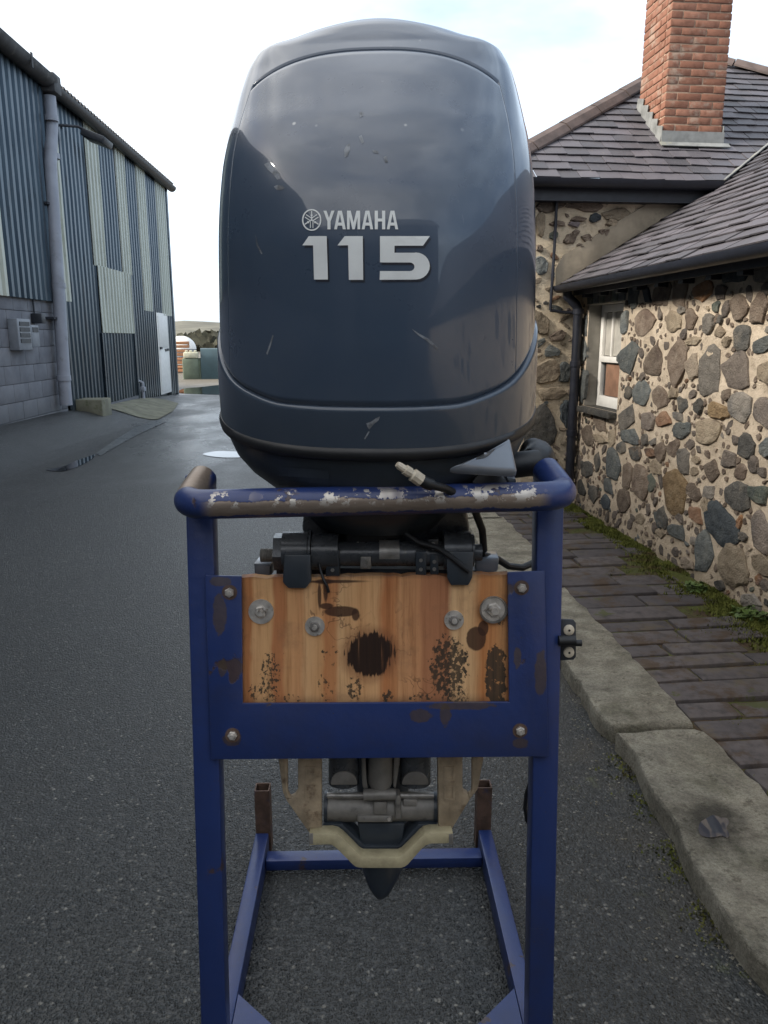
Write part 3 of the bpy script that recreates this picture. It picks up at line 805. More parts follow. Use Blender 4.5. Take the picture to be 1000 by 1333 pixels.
WING += zr(820, 560, 5.556, [
 (480,-70,655,110,'tan'),(335,-60,445,70,'bluegrey'),(790,10,915,190,'dark'),(935,40,1080,205,'bluegrey'),(665,140,765,260,'greybrown'),(275,50,370,205,'brown'),
 (350,145,435,310,'grey'),(195,100,265,225,'brown'),(535,185,665,385,'brown'),(770,245,865,360,'brown'),(460,190,520,245,'tan'),(450,260,505,335,'tan'),
 (150,215,230,310,'tan'),(30,250,135,515,'brown'),(136,320,185,440,'green'),(245,260,395,610,'ochre'),(410,385,515,495,'brown'),(535,400,615,495,'grey'),
 (697,360,860,575,'dark'),(862,370,1010,540,'green'),(520,490,580,585,'tan'),(435,555,535,670,'rust'),(555,552,780,830,'blue'),(185,605,285,715,'bluegrey'),
 (290,670,420,790,'bluegrey'),(870,610,1040,880,'greybrown'),(470,750,625,1045,'bluegrey'),(645,840,860,1100,'tan'),(865,890,1040,1040,'tan'),(800,740,860,810,'grey'),
 (782,620,812,720,'orange'),(50,590,120,690,'tan'),(0,120,75,210,'dark'),(105,125,185,190,'rust'),(95,30,140,105,'grey'),(155,50,195,120,'grey'),(195,720,260,780,'tan'),
 (440,780,500,850,'grey'),(615,1070,690,1160,'dark'),(910,1040,955,1130,'orange'),(800,1185,950,1330,'grey'),(370,930,470,1010,'pale'),(1020,1100,1150,1350,'tan')])
WING += zr(680, 330, 2.8367, [
 (355,320,425,440,'bluegrey'),(355,550,425,655,'grey'),(370,652,430,705,'bluegrey'),(315,725,365,830,'bluegrey'),(350,865,400,955,'brown'),(370,765,410,870,'brown'),
 (265,725,295,805,'dark'),(220,765,260,830,'dark'),(200,835,238,895,'dark'),(250,858,280,920,'dark'),(292,885,325,945,'blue'),(220,640,265,710,'brown'),(268,600,310,652,'brown'),
 (350,695,388,740,'dark'),(392,712,440,760,'brown'),(445,585,490,650,'greybrown'),(305,835,340,885,'bluegrey'),(366,205,392,305,'bluegrey'),(382,492,408,540,'dark'),
 (215,205,245,300,'bluegrey'),(214,310,240,405,'bluegrey'),(214,430,236,540,'bluegrey'),(270,665,325,700,'tan'),(320,655,345,720,'tan'),(500,930,540,1010,'dark')])
WALL_T = 1.62
OPEN = (HF.hit(808, 460, (1, 0, 0), 0).y, HF.hit(764, 460, (1, 0, 0), 0).y, HF.hit(806, 538, (1, 0, 0), 0).z, HF.hit(806, 393, (1, 0, 0), 0).z)
house = tag(empty('stone_outbuilding', HF.loc, PSI), 'low rubble stone outbuilding with slate roof and small white sash window', 'building')
cott = tag(empty('stone_cottage', HF.loc, PSI), 'stone cottage with hipped slate roof and red brick chimney behind the outbuilding', 'building')

def wall_mesh(us, vs, to3, hole=None, amp=0.011):
    mm = MB(); V = []
    for v in vs:
        r = []
        for u in us:
            a = amp * (noise.noise(Vector((u * 7, v * 7, 1))) + 0.7 * noise.noise(Vector((u * 19, v * 19, 4))))
            if hole and hole[0] - 1e-4 <= u <= hole[1] + 1e-4 and hole[2] - 1e-4 <= v <= hole[3] + 1e-4: a = 0
            r.append(mm.bm.verts.new(to3(u, v, a)))
        V.append(r)
    for i in range(len(vs) - 1):
        for j in range(len(us) - 1):
            if hole and us[j] >= hole[0] - 1e-4 and us[j + 1] <= hole[1] + 1e-4 and vs[i] >= hole[2] - 1e-4 and vs[i + 1] <= hole[3] + 1e-4: continue
            mm.bm.faces.new((V[i][j], V[i][j + 1], V[i + 1][j + 1], V[i + 1][j]))
    return mm
us = sorted(set([round(-5.6 + 0.035 * i, 4) for i in range(161)] + [-14, -10, -7.5] + [OPEN[0], OPEN[1]]))
vs = sorted(set([round(0.0 + 0.035 * i, 4) for i in range(48)] + [OPEN[2], OPEN[3]]))
vs = [v for v in vs if v <= 1.66]
wing_wall = wall_mesh(us, vs, TW, OPEN).build('wall', MAT['mortar'], house, ang=60)

def place_stones(lst, hitn, uv, to3, parent, proud, occ, seed0=0):
    for i, (x0, y0, x1, y1, col) in enumerate(lst):
        c = hitn((x0 + x1) / 2, (y0 + y1) / 2)
        a, b = uv(hitn(x0, (y0 + y1) / 2)), uv(hitn(x1, (y0 + y1) / 2))
        d, e = uv(hitn((x0 + x1) / 2, y0)), uv(hitn((x0 + x1) / 2, y1))
        cu, cv = uv(c); ru, rv = abs(a[0] - b[0]) / 2, abs(d[1] - e[1]) / 2
        poly = blob(cu, cv, ru * 1.13, rv * 1.13, 12, seed0 + i, rnd.uniform(-0.08, 0.08))
        stone_mesh(poly, to3, proud * rnd.uniform(0.75, 1.3)).build('stone', STONE[col], parent, ang=36)
        occ.append((cu, cv, ru, rv))
def fill_stones(n, urange, vrange, sizes, cols, to3, parent, proud, occ, asp, seed, ok=None, gap=0.012, tries=9000, joined=None):
    r_ = random.Random(seed); k = 0
    for t in range(tries):
        if k >= n: break
        s = sizes[0] + (sizes[1] - sizes[0]) * (1 - t / tries) ** 1.6
        a = r_.uniform(*asp); ru, rv = s * math.sqrt(a), s / math.sqrt(a)
        u, v = r_.uniform(*urange), r_.uniform(*vrange)
        if ok and not ok(u, v, ru, rv): continue
        if any(((u - p) / (ru + q + gap)) ** 2 + ((v - o_) / (rv + w_ + gap)) ** 2 < 1 for p, o_, q, w_ in occ): continue
        occ.append((u, v, ru, rv)); k += 1
        poly = blob(u, v, ru, rv, 9 if s < 0.05 else 11, r_.random(), r_.uniform(-0.7, 0.7))
        sm = stone_mesh(poly, to3, proud * r_.uniform(0.6, 1.2) * min(1, s / 0.05 + 0.25))
        if joined is not None: joined.add(sm.bm); continue
        sm.build('stone', STONE[r_.choice(cols)], parent, ang=36)
    return k
occ = []
place_stones(WING, lambda x, y: HF.hit(x, y, (1, 0, 0), 0), lambda p: (p.y, p.z), TW, wing_wall, 0.013, occ, 100)
nw = len(occ)
okw = lambda u, v, ru, rv: not (OPEN[0] - ru - 0.01 < u < OPEN[1] + ru + 0.01 and OPEN[2] - rv - 0.05 < v < OPEN[3] + rv + 0.11) and v + rv < 1.56 and v - rv > 0.02
pal = ['brown', 'brown', 'greybrown', 'grey', 'tan', 'tan', 'bluegrey', 'dark', 'rust', 'pale', 'green']
na = fill_stones(34, (-7.5, -2.9), (0.08, 1.5), (0.2, 0.09), pal, TW, wing_wall, 0.020, occ, (0.6, 1.5), 11, okw, 0.012, 1600)
nb = fill_stones(292 - nw - na - 6, (-2.9, -0.01), (0.07, 1.55), (0.075, 0.014), pal, TW, wing_wall, 0.014, occ, (0.6, 1.7), 12, okw, 0.006, 15000)
ext, ext2 = MB(), MB()
fill_stones(150, (-2.9, -0.01), (0.05, 1.55), (0.075, 0.030), pal, TW, wing_wall, 0.011, occ, (0.45, 1.7), 17, okw, 0.001, 9000, ext)
fill_stones(60, (-2.9, -0.01), (0.05, 1.55), (0.050, 0.018), pal, TW, wing_wall, 0.009, occ, (0.6, 1.7), 13, okw, 0.004, 9000, ext)
tag(ext.build('pebble', STONE['greybrown'], wing_wall, ang=36), kind='stuff')
fill_stones(330, (-2.9, -0.01), (0.05, 1.55), (0.040, 0.012), pal + ['tan', 'brown', 'brown'], TW, wing_wall, 0.009, occ, (0.4, 2.0), 19, okw, -0.002, 12000, ext2)
tag(ext2.build('pebble', STONE['brown'], wing_wall, ang=36), kind='stuff')
# voussoirs over the opening
for i in range(6):
    a, b = OPEN[0] - 0.03 + (OPEN[1] - OPEN[0] + 0.06) * i / 6, OPEN[0] - 0.03 + (OPEN[1] - OPEN[0] + 0.06) * (i + 1) / 6
    z0, z1 = OPEN[3] + 0.006, OPEN[3] + rnd.uniform(0.085, 0.105)
    stone_mesh([(a + 0.008, z0), ((a + b) / 2, z0), (b - 0.008, z0), (b - 0.008 + 0.004, (z0 + z1) / 2), (b - 0.004, z1), ((a + b) / 2, z1 + 0.004), (a + 0.006, z1), (a + 0.006, (z0 + z1) / 2)], TW, 0.012).build('stone', STONE[rnd.choice(['bluegrey', 'grey', 'green'])], wing_wall, ang=36)

# window
RV = 0.13
mm = MB()
o0, o1, o2, o3 = OPEN
mm.face([(0, o1, o2), (RV, o1, o2), (RV, o1, o3), (0, o1, o3)])
mm.face([(0, o0, o2), (RV, o0, o2), (RV, o0, o3), (0, o0, o3)])
mm.face([(0, o0, o3), (RV, o0, o3), (RV, o1, o3), (0, o1, o3)])
mm.build('window_reveal', MAT['render_grey'], house, recalc=False)
mm = MB(); mm.box((0.045, (o0 + o1) / 2, o2 - 0.022), (0.20, o1 - o0 - 0.006, 0.04), bev=0.006); mm.build('window_sill', STONE['dark'], house)
win = empty('sash_window', (0, 0, 0), 0, house)
fx = RV - 0.02
def bar(mm, y0, y1, z0, z1, x=fx, t=0.04): mm.box((x, (y0 + y1) / 2, (z0 + z1) / 2), (t, abs(y1 - y0), abs(z1 - z0)), bev=0.003)
mm = MB(); zm = o2 + 0.47 * (o3 - o2)
bar(mm, o0 + 0.005, o0 + 0.05, o2, o3); bar(mm, o1 - 0.05, o1 - 0.005, o2, o3); bar(mm, o0 + 0.052, o1 - 0.052, o3 - 0.05, o3 - 0.002); bar(mm, o0 + 0.052, o1 - 0.052, o2, o2 + 0.075)
mm.build('window_frame', MAT['white'], win)
mm = MB(); bar(mm, o0 + 0.052, o1 - 0.052, zm - 0.02, zm + 0.02, fx - 0.012); mm.build('meeting_rail', MAT['white'], win)
for k in (1, 2):
    mm = MB(); yy = o0 + (o1 - o0) * k / 3; bar(mm, yy - 0.011, yy + 0.011, zm + 0.021, o3 - 0.051, fx - 0.004, 0.022); mm.build('glazing_bar', MAT['white'], win)
for z0, z1 in ((o2 + 0.076, zm - 0.021), (zm + 0.021, o3 - 0.051)):
    mm = MB(); mm.face([(fx + 0.01, o0 + 0.05, z0), (fx + 0.01, o1 - 0.05, z0), (fx + 0.01, o1 - 0.05, z1), (fx + 0.01, o0 + 0.05, z1)]); mm.build('pane', MAT['glass'], win)
mm = MB(); bar(mm, o0 + 0.055, o1 - 0.055, zm + 0.025, o3 - 0.055, fx + 0.004, 0.003); mm.build('pane_reflection', simple('pane_reflection', (0.40, 0.38, 0.34), 0.9, var=0.15, bump=0), win)  # pale sheet over the upper panes, standing in for their reflection
mm = MB(); bar(mm, o0 + 0.12, o1 - 0.12, o2 + 0.08, zm - 0.03, fx - 0.002, 0.012); mm.build('blind', MAT['curtain'], win)

# cottage wall
XL = HF.hit(684, 480, (0, 1, 0), 0).x
EZ = 2.37
usm = [XL + 0.045 * i for i in range(int((3.2 - XL) / 0.045) + 1)]
vsm = [0.0 + 0.045 * i for i in range(53)]
mm = wall_mesh(usm, vsm, TM, None, 0.012)
a = mm.bm.verts.new; 
for q in ([(XL, 0, 0), (XL, 4, 0), (XL, 4, EZ), (XL, 0, EZ)], [(usm[-1], 0, 0), (usm[-1], 4, 0), (usm[-1], 4, EZ), (usm[-1], 0, EZ)], [(XL, 4, 0), (usm[-1], 4, 0), (usm[-1], 4, EZ), (XL, 4, EZ)]):
    mm.face(q)
main_wall = mm.build('wall', MAT['mortar_main'], cott, ang=60, recalc=False)
MAIN = zr(690, 220, 6.664, [(260,130,690,250,'tan'),(320,285,600,370,'brown'),(520,385,605,460,'blue'),(640,330,890,460,'tan'),(320,462,430,520,'purple'),(345,405,480,455,'brown'),
 (290,565,395,650,'brown'),(55,285,300,370,'brown'),(55,380,120,570,'tan'),(45,770,165,920,'bluegrey'),(700,140,890,240,'rust'),(450,570,540,630,'brown'),(590,520,680,590,'brown'),
 (170,455,300,495,'brown'),(165,545,235,605,'green'),(360,525,430,565,'brown'),(545,130,620,190,'dark'),(300,245,435,285,'purple'),(60,130,235,200,'dark'),(60,660,110,715,'brown'),
 (640,440,760,500,'tan'),(400,650,460,680,'brown')])
MAIN += [(690, 405, 714, 436, 'tan'), (709, 450, 728, 466, 'bluegrey'), (690, 470, 728, 500, 'tan'), (686, 528, 722, 590, 'dark'), (700, 505, 735, 520, 'tan'), (728, 470, 742, 500, 'bluegrey'), (716, 430, 736, 444, 'brown'), (728, 520, 741, 555, 'blue')]
occm = []
place_stones(MAIN, lambda x, y: HF.hit(x, y, (0, 1, 0), 0), lambda p: (p.x, p.z), TM, main_wall, 0.020, occm, 400)
fill_stones(130, (XL + 0.03, 1.6), (0.1, 2.25), (0.10, 0.016), ['brown', 'brown', 'tan', 'tan', 'grey', 'purple', 'dark', 'bluegrey', 'rust'], TM, main_wall, 0.016, occm, (1.3, 3.0), 21,
            lambda u, v, ru, rv: v - rv > (1.72 + 0.62 * u if u > -0.15 else 0.02) or u + ru < 0.0, 0.008, 9000)

# roofs
def slates(parent, to3, region, u0, u1, s0, s1, exp, wid, cap=300, jit=0.02):
    objs = 0; extra = MB(); row = 0; s = s0
    while s < s1:
        u = u0 - (wid / 2 if row % 2 else 0) + rnd.uniform(-jit, jit)
        while u < u1:
            wv = wid * rnd.uniform(0.85, 1.15)
            poly = [(u + 0.002, s + rnd.uniform(-0.006, 0.006)), (u + wv - 0.002, s + rnd.uniform(-0.006, 0.006)), (u + wv - 0.002, s + exp * 1.12), (u + 0.002, s + exp * 1.12)]
            poly = region(poly, s)
            if len(poly) >= 3 and area2(poly) > 2e-4:
                dz = rnd.uniform(-0.002, 0.003); tl = rnd.uniform(-0.004, 0.004)
                top = [to3(a, b, 0.015 + dz + tl * (a - u) / wid - 0.011 * (b - s) / exp) for a, b in poly]
                bot = [to3(a, b, 0.008 + dz + tl * (a - u) / wid - 0.011 * (b - s) / exp) for a, b in poly]
                mm = MB() if objs < cap else extra
                n = len(poly)
                A = [mm.bm.verts.new(p) for p in top]; B = [mm.bm.verts.new(p) for p in bot]
                mm.bm.faces.new(A); mm.bm.faces.new(B[::-1])
                for i in range(n): mm.bm.faces.new((A[i], B[i], B[(i + 1) % n], A[(i + 1) % n]))
                if objs < cap: mm.build('slate', MAT['slate'], parent, smooth=False)
                objs += 1
            u += wv
        s += exp; row += 1
    if len(extra.bm.verts): tag(extra.build('slate_course', MAT['slate'], parent, smooth=False), kind='stuff')
MR = math.tan(R(38))
EY = -0.12
def roofz(y): return EZ + MR * (y - EY)
nrm = Vector((0, -MR, 1)).normalized()
TR = lambda u, s, n: Vector((u, EY + s * math.cos(R(38)), EZ + s * math.sin(R(38)))) + nrm * n
def on_roof(px, py): return HF.hit(px, py, (0, -MR, 1), EZ - MR * EY)
us_ = lambda p: (p.x, (p.y - EY) / math.cos(R(38)))
eL, ap, rR = us_(on_roof(641, 219)), us_(on_roof(904, 72)), us_(on_roof(1100, 125))
def half(a, b, inside):
    """a*x+b*y<=c through two points keeping the inside point"""
    nx, ny = b[1] - a[1], -(b[0] - a[0]); c = nx * a[0] + ny * a[1]
    return (nx, ny, c) if nx * inside[0] + ny * inside[1] <= c else (-nx, -ny, -c)
inn = (ap[0] + 0.1, ap[1] * 0.4)
h1, h2 = half(eL, ap, inn), half(ap, rR, inn)
def reg_main(poly, s):
    return clip(clip(poly, *h1), *h2) if poly else poly
mm = MB()                                                   # roof deck
eR = (3.3, 0.0)
tR = (3.3, ap[1] + (3.3 - ap[0]) * (rR[1] - ap[1]) / (rR[0] - ap[0]))
A3, B3, C3, D3 = TR(*eL, 0), TR(*ap, 0), TR(*tR, 0), TR(3.3, 0, 0)
mm.face([A3, D3, C3, B3])
bk = Vector((0, 3.6, 0))
mm.face([A3, B3, B3 + bk, A3 + bk]); mm.face([B3, C3, C3 + bk, B3 + bk])
main_roof = mm.build('roof', MAT['slate'], cott, smooth=False, recalc=False)
slates(main_roof, TR, reg_main, eL[0], 2.6, -0.02, max(ap[1], rR[1]) + 0.1, 0.112, 0.150, 300)
def ridge(a, b, parent, n):
    for i in range(n):
        p, q = a.lerp(b, i / n), a.lerp(b, (i + 0.97) / n)
        d = (q - p).normalized(); sd_ = d.cross(Vector((0, 0, 1))).normalized(); up = sd_.cross(d)
        mm = MB()
        prof = [(-0.085, -0.035), (-0.05, 0.012), (0, 0.032), (0.05, 0.012), (0.085, -0.035)]
        o = rnd.uniform(-0.004, 0.004)
        rows = [[e + sd_ * x + up * (z + 0.026 + o) for x, z in prof] + [e + sd_ * x + up * (z + 0.012 + o) for x, z in prof[::-1]] for e in (p, q)]
        V = mm.grid(rows, close=True); mm.bm.faces.new(V[0]); mm.bm.faces.new(V[1][::-1])
        mm.build('ridge_tile', MAT['ridge'], parent, ang=30)
MAT['ridge'] = simple('ridge_tile', (0.085, 0.062, 0.055), 0.75, var=0.3, sc=8, bump=0.3)
ridge(A3, B3, main_roof, 7); ridge(B3, C3, main_roof, 6)
# main eave: fascia and gutter
mm = MB(); mm.box(((eL[0] + 3.3) / 2, EY + 0.055, EZ - 0.075), (3.3 - eL[0], 0.03, 0.12)); mm.box(((eL[0] + 3.3) / 2, -0.03, EZ - 0.139), (3.3 - eL[0], 0.13, 0.008)); mm.build('fascia', MAT['navy'], cott)
def half_gutter(mm, a, b, r, out):
    a, b = Vector(a), Vector(b); out = Vector(out)
    prof = [(math.cos(t) * r, math.sin(t) * r) for t in [math.pi + math.pi * k / 8 for k in range(9)]]
    inn_ = [(x * 0.88, z * 0.88) for x, z in prof[::-1]]
    V = mm.grid([[e + out * x + Vector((0, 0, z)) for x, z in prof + inn_] for e in (a, b)], close=True)
    mm.bm.faces.new(V[0]); mm.bm.faces.new(V[1][::-1])
mm = MB(); half_gutter(mm, (eL[0], EY - 0.02, EZ - 0.012), (3.3, EY - 0.02, EZ - 0.012), 0.055, (0, 1, 0)); mm.build('gutter', MAT['navy'], cott)
# thin pipe down the cottage wall
q = [HF.hit(x, y, (0, 1, 0), -0.035) for x, y in ((726, 236), (722, 320), (716.5, 404), (733, 406.5), (752, 408))]
mm = MB(); mm.tube(q[:3], 0.011, 8); mm.tube([q[2], q[3], q[4]], 0.011, 8); mm.build('waste_pipe', MAT['navy'], cott)

# chimney
c0, c1 = on_roof(862, 190), on_roof(934, 187)
cx0, cx1, cy0 = c0.x, c1.x, c0.y
cd = 0.46; cz1 = 3.95
chim = empty('chimney', (0, 0, 0), 0, cott)
mm = MB(); mm.box(((cx0 + cx1) / 2, cy0 + cd / 2, (2.2 + cz1) / 2), (cx1 - cx0 - 0.012, cd - 0.012, cz1 - 2.2)); mm.build('chimney_core', MAT['brick_mortar'], chim)
bh = 0.0535; z = roofz(cy0) - 0.01; k = 0
bl = (cx1 - cx0 + 0.008) / 2.5
def brick(x0, x1, y0, y1, z0):
    mm = MB(); o = rnd.uniform(-0.003, 0.003)
    mm.box(((x0 + x1) / 2 + o, (y0 + y1) / 2 + o, z0 + bh / 2), (x1 - x0 - 0.008, y1 - y0 - 0.008, bh - 0.009), bev=0.003)
    mm.build('brick', MAT['brick'], chim, ang=40)
while z < cz1 - bh:
    lens = [bl, bl, bl / 2] if k % 2 else [bl / 2, bl, bl]
    x = cx0 - 0.004
    for l in lens: brick(x, x + l, cy0 - 0.002, cy0 + 0.075, z); x += l
    yb = [cy0 + 0.079, cy0 + 0.079 + (0.17 if k % 2 else 0.085)]
    while yb[-1] < cy0 + cd - 0.05: yb.append(yb[-1] + 0.17)
    yb[-1] = cy0 + cd
    for a_, b_ in zip(yb, yb[1:]):
        brick(cx0 - 0.004, cx0 + 0.07, a_, b_, z)
    if k % 3 == 0: brick(cx1 - 0.07, cx1 + 0.004, cy0 + 0.079, cy0 + cd, z)
    else: brick(cx1 - 0.07, cx1 + 0.004, cy0 + 0.079, cy0 + cd, z)
    z += bh; k += 1
# lead apron and stepped soakers
mm = MB()
mm.prism([TR(cx0 - 0.03, us_(c0)[1] - 0.05, 0.024), TR(cx1 + 0.05, us_(c0)[1] - 0.05, 0.024), TR(cx1 + 0.05, us_(c0)[1], 0.026), TR(cx0 - 0.03, us_(c0)[1], 0.026)], nrm * 0.006)
mm.box(((cx0 + cx1) / 2, cy0 - 0.010, roofz(cy0) + 0.055), (cx1 - cx0 + 0.03, 0.008, 0.095))
mm.build('lead_flashing', MAT['lead'], chim, smooth=False)
for i in range(5):
    y0_ = cy0 + 0.005 + i * 0.09
    mm = MB(); mm.box((cx0 - 0.012, y0_ + 0.05, roofz(y0_) + 0.085), (0.008, 0.115, 0.12), Matrix.Rotation(0.25, 4, 'X'), bev=0.002); mm.build('lead_soaker', MAT['lead'], chim, smooth=False)
    if i < 2:
        mm = MB(); mm.box((cx1 + 0.012, y0_ + 0.05, roofz(y0_) + 0.085), (0.008, 0.115, 0.12), bev=0.002); mm.build('lead_soaker', MAT['lead'], chim, smooth=False)

# outbuilding roof
va, vb = HF.hit(728, 372, (0, 1, 0), 0), HF.hit(950, 232, (0, 1, 0), 0)
EXW = -0.16
WM = (vb.z - va.z) / (vb.x - va.x); WA = math.atan(WM)
WZ = va.z + WM * (EXW - va.x)
wn = Vector((-WM, 0, 1)).normalized()
TWR = lambda u, s, n: Vector((EXW + s * math.cos(WA), u, WZ + s * math.sin(WA))) + wn * n
def wr_lim(s):
    zz = WZ + s * math.sin(WA)
    return 0.0 if zz < EZ - 0.08 else (zz - EZ) / MR + EY
def reg_w(poly, s):
    zz = WZ + (s + 0.06) * math.sin(WA)
    if zz < EZ - 0.10: return clip(poly, 1, 0, -0.004)
    k_ = math.sin(WA) / MR
    return clip(poly, 1, -k_, (WZ - EZ) / MR + EY)
SMX = 2.7
mm = MB(); se = (EZ - WZ - MR * 0.12 + 0.0) / math.sin(WA)
mm.face([TWR(-14, 0, 0), TWR(0, 0, 0), TWR(0, se, 0), TWR(wr_lim(SMX), SMX, 0), TWR(-14, SMX, 0)])
mm.face([TWR(-14, SMX, 0), TWR(wr_lim(SMX), SMX, 0), TWR(0.3, SMX, 0) + Vector((2.3, 0, -1.5)), TWR(-14, SMX, 0) + Vector((2.3, 0, -1.5))])
wroof = mm.build('roof', MAT['slate'], house, smooth=False, recalc=False)
slates(wroof, TWR, reg_w, -4.0, 1.6, -0.02, SMX, 0.105, 0.185, 300)
# valley lead
mm = MB()
k_ = math.sin(WA) / MR; cst = (WZ - EZ) / MR + EY
def vline(s): return k_ * s + cst
sA = (EZ - 0.02 - WZ) / math.sin(WA)
mm.prism([TWR(vline(sA) - 0.03, sA, 0.026), TWR(vline(sA) + 0.05, sA, 0.026), TWR(vline(SMX) + 0.05, SMX, 0.026), TWR(vline(SMX) - 0.05, SMX, 0.026)], wn * 0.006)
mm.build('valley_lead', MAT['lead'], house, smooth=False)
# cement fillet on the cottage wall above the roof
q = [HF.hit(x, y, (0, 1, 0), -0.004) for x, y in ((722, 374), (830, 305), (944, 236), (905, 238), (882, 240), (829, 273), (732, 333), (722, 350))]
mm = MB(); mm.prism(q, (0, -0.018, 0), bev=0.004); mm.build('cement_fillet', MAT['render'], cott)
# gutter, fascia, rafter feet, downpipe
mm = MB(); half_gutter(mm, (EXW - 0.035, -14, WZ + 0.01), (EXW - 0.035, -0.02, WZ - 0.022), 0.048, (1, 0, 0)); mm.build('gutter', MAT['navy'], house)
mm = MB(); mm.box((-0.07, -7.0, WZ - 0.045), (0.03, 13.96, 0.08)); mm.build('fascia', MAT['navy'], house)
for i in range(20):
    mm = MB(); mm.box((-0.035, -0.18 - i * 0.28, WZ - 0.075), (0.066, 0.05, 0.06)); mm.build('rafter_foot', MAT['navy'], house)
g0 = HF.hit(741, 384, (0, 1, 0), -0.10)
px = lambda x, y: HF.hit(x, y, (0, 1, 0), -0.07)
mm = MB(); mm.tube([px(738, 374), px(739, 386), px(750, 397), px(753, 404), px(752.5, 415), px(741, 628)], 0.034, 12)
for yy in (402, 470, 560): mm.tube([px(753 - (yy - 402) * 0.054, yy), px(753 - (yy - 402) * 0.054, yy + 7)], 0.041, 12)
mm.build('downpipe', MAT['navy'], house)

# ------------------------------------------------------------------ shed
shed = tag(empty('metal_shed', SH.loc, SH.rz), 'long dark corrugated metal shed with cream sheets and a block base', 'building')
sh = lambda x, y: SH.hit(x, y, (1, 0, 0), 0)
EAVE = 4.60
PIT, DEP = 0.172, 0.048
def clad_sheet(y0, y1, z0, z1, mat, parent, x=0.0, depth=DEP, ph=0.0, name='cladding_sheet', label=None):
    mm = MB(); pts = []
    yy = math.floor((y0 - ph) / PIT) * PIT + ph
    prof = [(0, 0), (0.35, 0), (0.47, 1), (0.88, 1), (1.0, 0)]
    seq = []
    while yy < y1 + PIT:
        for a, d in prof[:-1]: seq.append((yy + a * PIT, d * depth))
        yy += PIT
    def at(v):
        for (a, d), (b, e) in zip(seq, seq[1:]):
            if a <= v <= b: return d + (e - d) * (v - a) / (b - a + 1e-9)
        return 0
    line = [(y0, at(y0))] + [s_ for s_ in seq if y0 + 1e-4 < s_[0] < y1 - 1e-4] + [(y1, at(y1))]
    n = 7; rows = []
    for k in range(n + 1):
        z = z0 + (z1 - z0) * k / n
        rows.append([Vector((x + d + 0.006 * noise.noise(Vector((y * 1.1, z * 1.3, 3))), y, z)) for y, d in line])
    mm.grid(rows)
    o = mm.build(name, mat, parent, ang=20, recalc=False)
    if label: o['label'] = label
    return o
yb = sh(74, 392).y
zb = sh(40, 388).z
clad_sheet(-30, sh(40, 390).y - 3.2, zb, EAVE, MAT['clad_dark'], shed, 0.05)
ycur = sh(40, 390).y - 3.2
for nx in (sh(5, 388).y, sh(56, 391).y, yb + 0.15):
    clad_sheet(ycur, nx, zb - 0.02, EAVE, MAT['clad_dark'] if nx != sh(5, 388).y else MAT['clad_pale'], shed, 0.052)
    ycur = nx
y1 = sh(90, 393).y
clad_sheet(yb + 0.15, y1, sh(90, 393).z, EAVE, MAT['clad_pale'], shed, 0.012, label='cream translucent sheet beside the grey downpipe')
clad_sheet(yb + 0.15, y1, 0.12, sh(90, 393).z + 0.01, MAT['clad_dark'], shed, 0.0)
bands = [(118, 345, 'd', None), (135, 348, 'p', sh(126, 347).z), (157, 355, 'd', None), (168, 355, 'p', sh(163, 357).z), (186, 405, 'd', None), (196.5, 405, 'p', sh(191, 405).z), (209.5, 410, 'd', None), (220.5, 410, 'p', sh(215, 411).z)]
ycur = y1
DOOR = (sh(203.5, 460).y, sh(217.5, 460).y, 0.10, sh(210, 408).z)
def dark_below(a, b, z1):
    z0 = 0.02
    if b > DOOR[0] and a < DOOR[1]:
        if DOOR[0] > a: clad_sheet(a, DOOR[0], z0, z1, MAT['clad_dark'], shed, 0.0)
        if b > DOOR[1]: clad_sheet(DOOR[1], b, z0, z1, MAT['clad_dark'], shed, 0.0)
        if z1 > DOOR[3]: clad_sheet(max(a, DOOR[0]), min(b, DOOR[1]), DOOR[3], z1, MAT['clad_dark'], shed, 0.0)
    else: clad_sheet(a, b, z0, z1, MAT['clad_dark'], shed, 0.0)
for px_, py_, t, zz in bands:
    ny = sh(px_, py_).y
    if t == 'd': dark_below(ycur, ny, EAVE)
    else:
        clad_sheet(ycur, ny, zz, EAVE, MAT['clad_pale'], shed, 0.014, label='cream translucent cladding sheet')
        dark_below(ycur, ny, zz + 0.01)
    ycur = ny
dark_below(ycur, 0.0, EAVE)
pa, pb = sh(121, 345), sh(170, 434)
clad_sheet(pa.y, pb.y, pb.z, sh(122, 345).z, MAT['clad_pale'], shed, 0.035, label='wide square cream sheet patched over dark cladding')
# brace line on the patch, framed opening below it
mm = MB(); mm.box((0.03, (pa.y + pb.y) / 2, 0.16), (0.09, pb.y - pa.y, 0.12)); mm.build('base_rail', MAT['block'], shed)
mm = MB(); mm.box((0.055, pa.y - 0.02, 0.75), (0.05, 0.06, 1.26)); mm.build('opening_post', MAT['clad_dark'], shed)
mm = MB(); mm.box((0.055, pb.y + 0.02, 0.75), (0.05, 0.06, 1.26)); mm.build('opening_post', MAT['clad_dark'], shed)
# corner flashing and inside wall
mm = MB(); mm.box((-0.02, 0.03, EAVE / 2), (0.16, 0.12, EAVE)); mm.build('corner_flashing', MAT['clad_dark'], shed)
mm = MB(); mm.face([(-0.03, -30, -0.2), (-0.03, 0.02, -0.2), (-0.03, 0.02, EAVE), (-0.03, -30, EAVE)]); mm.face([(-0.03, 0.02, -0.2), (-12, 0.02, -0.2), (-12, 0.02, EAVE), (-6, 0.02, EAVE + 1.6), (-0.03, 0.02, EAVE)]); mm.build('wall', MAT['clad_dark'], shed, smooth=False, recalc=False)
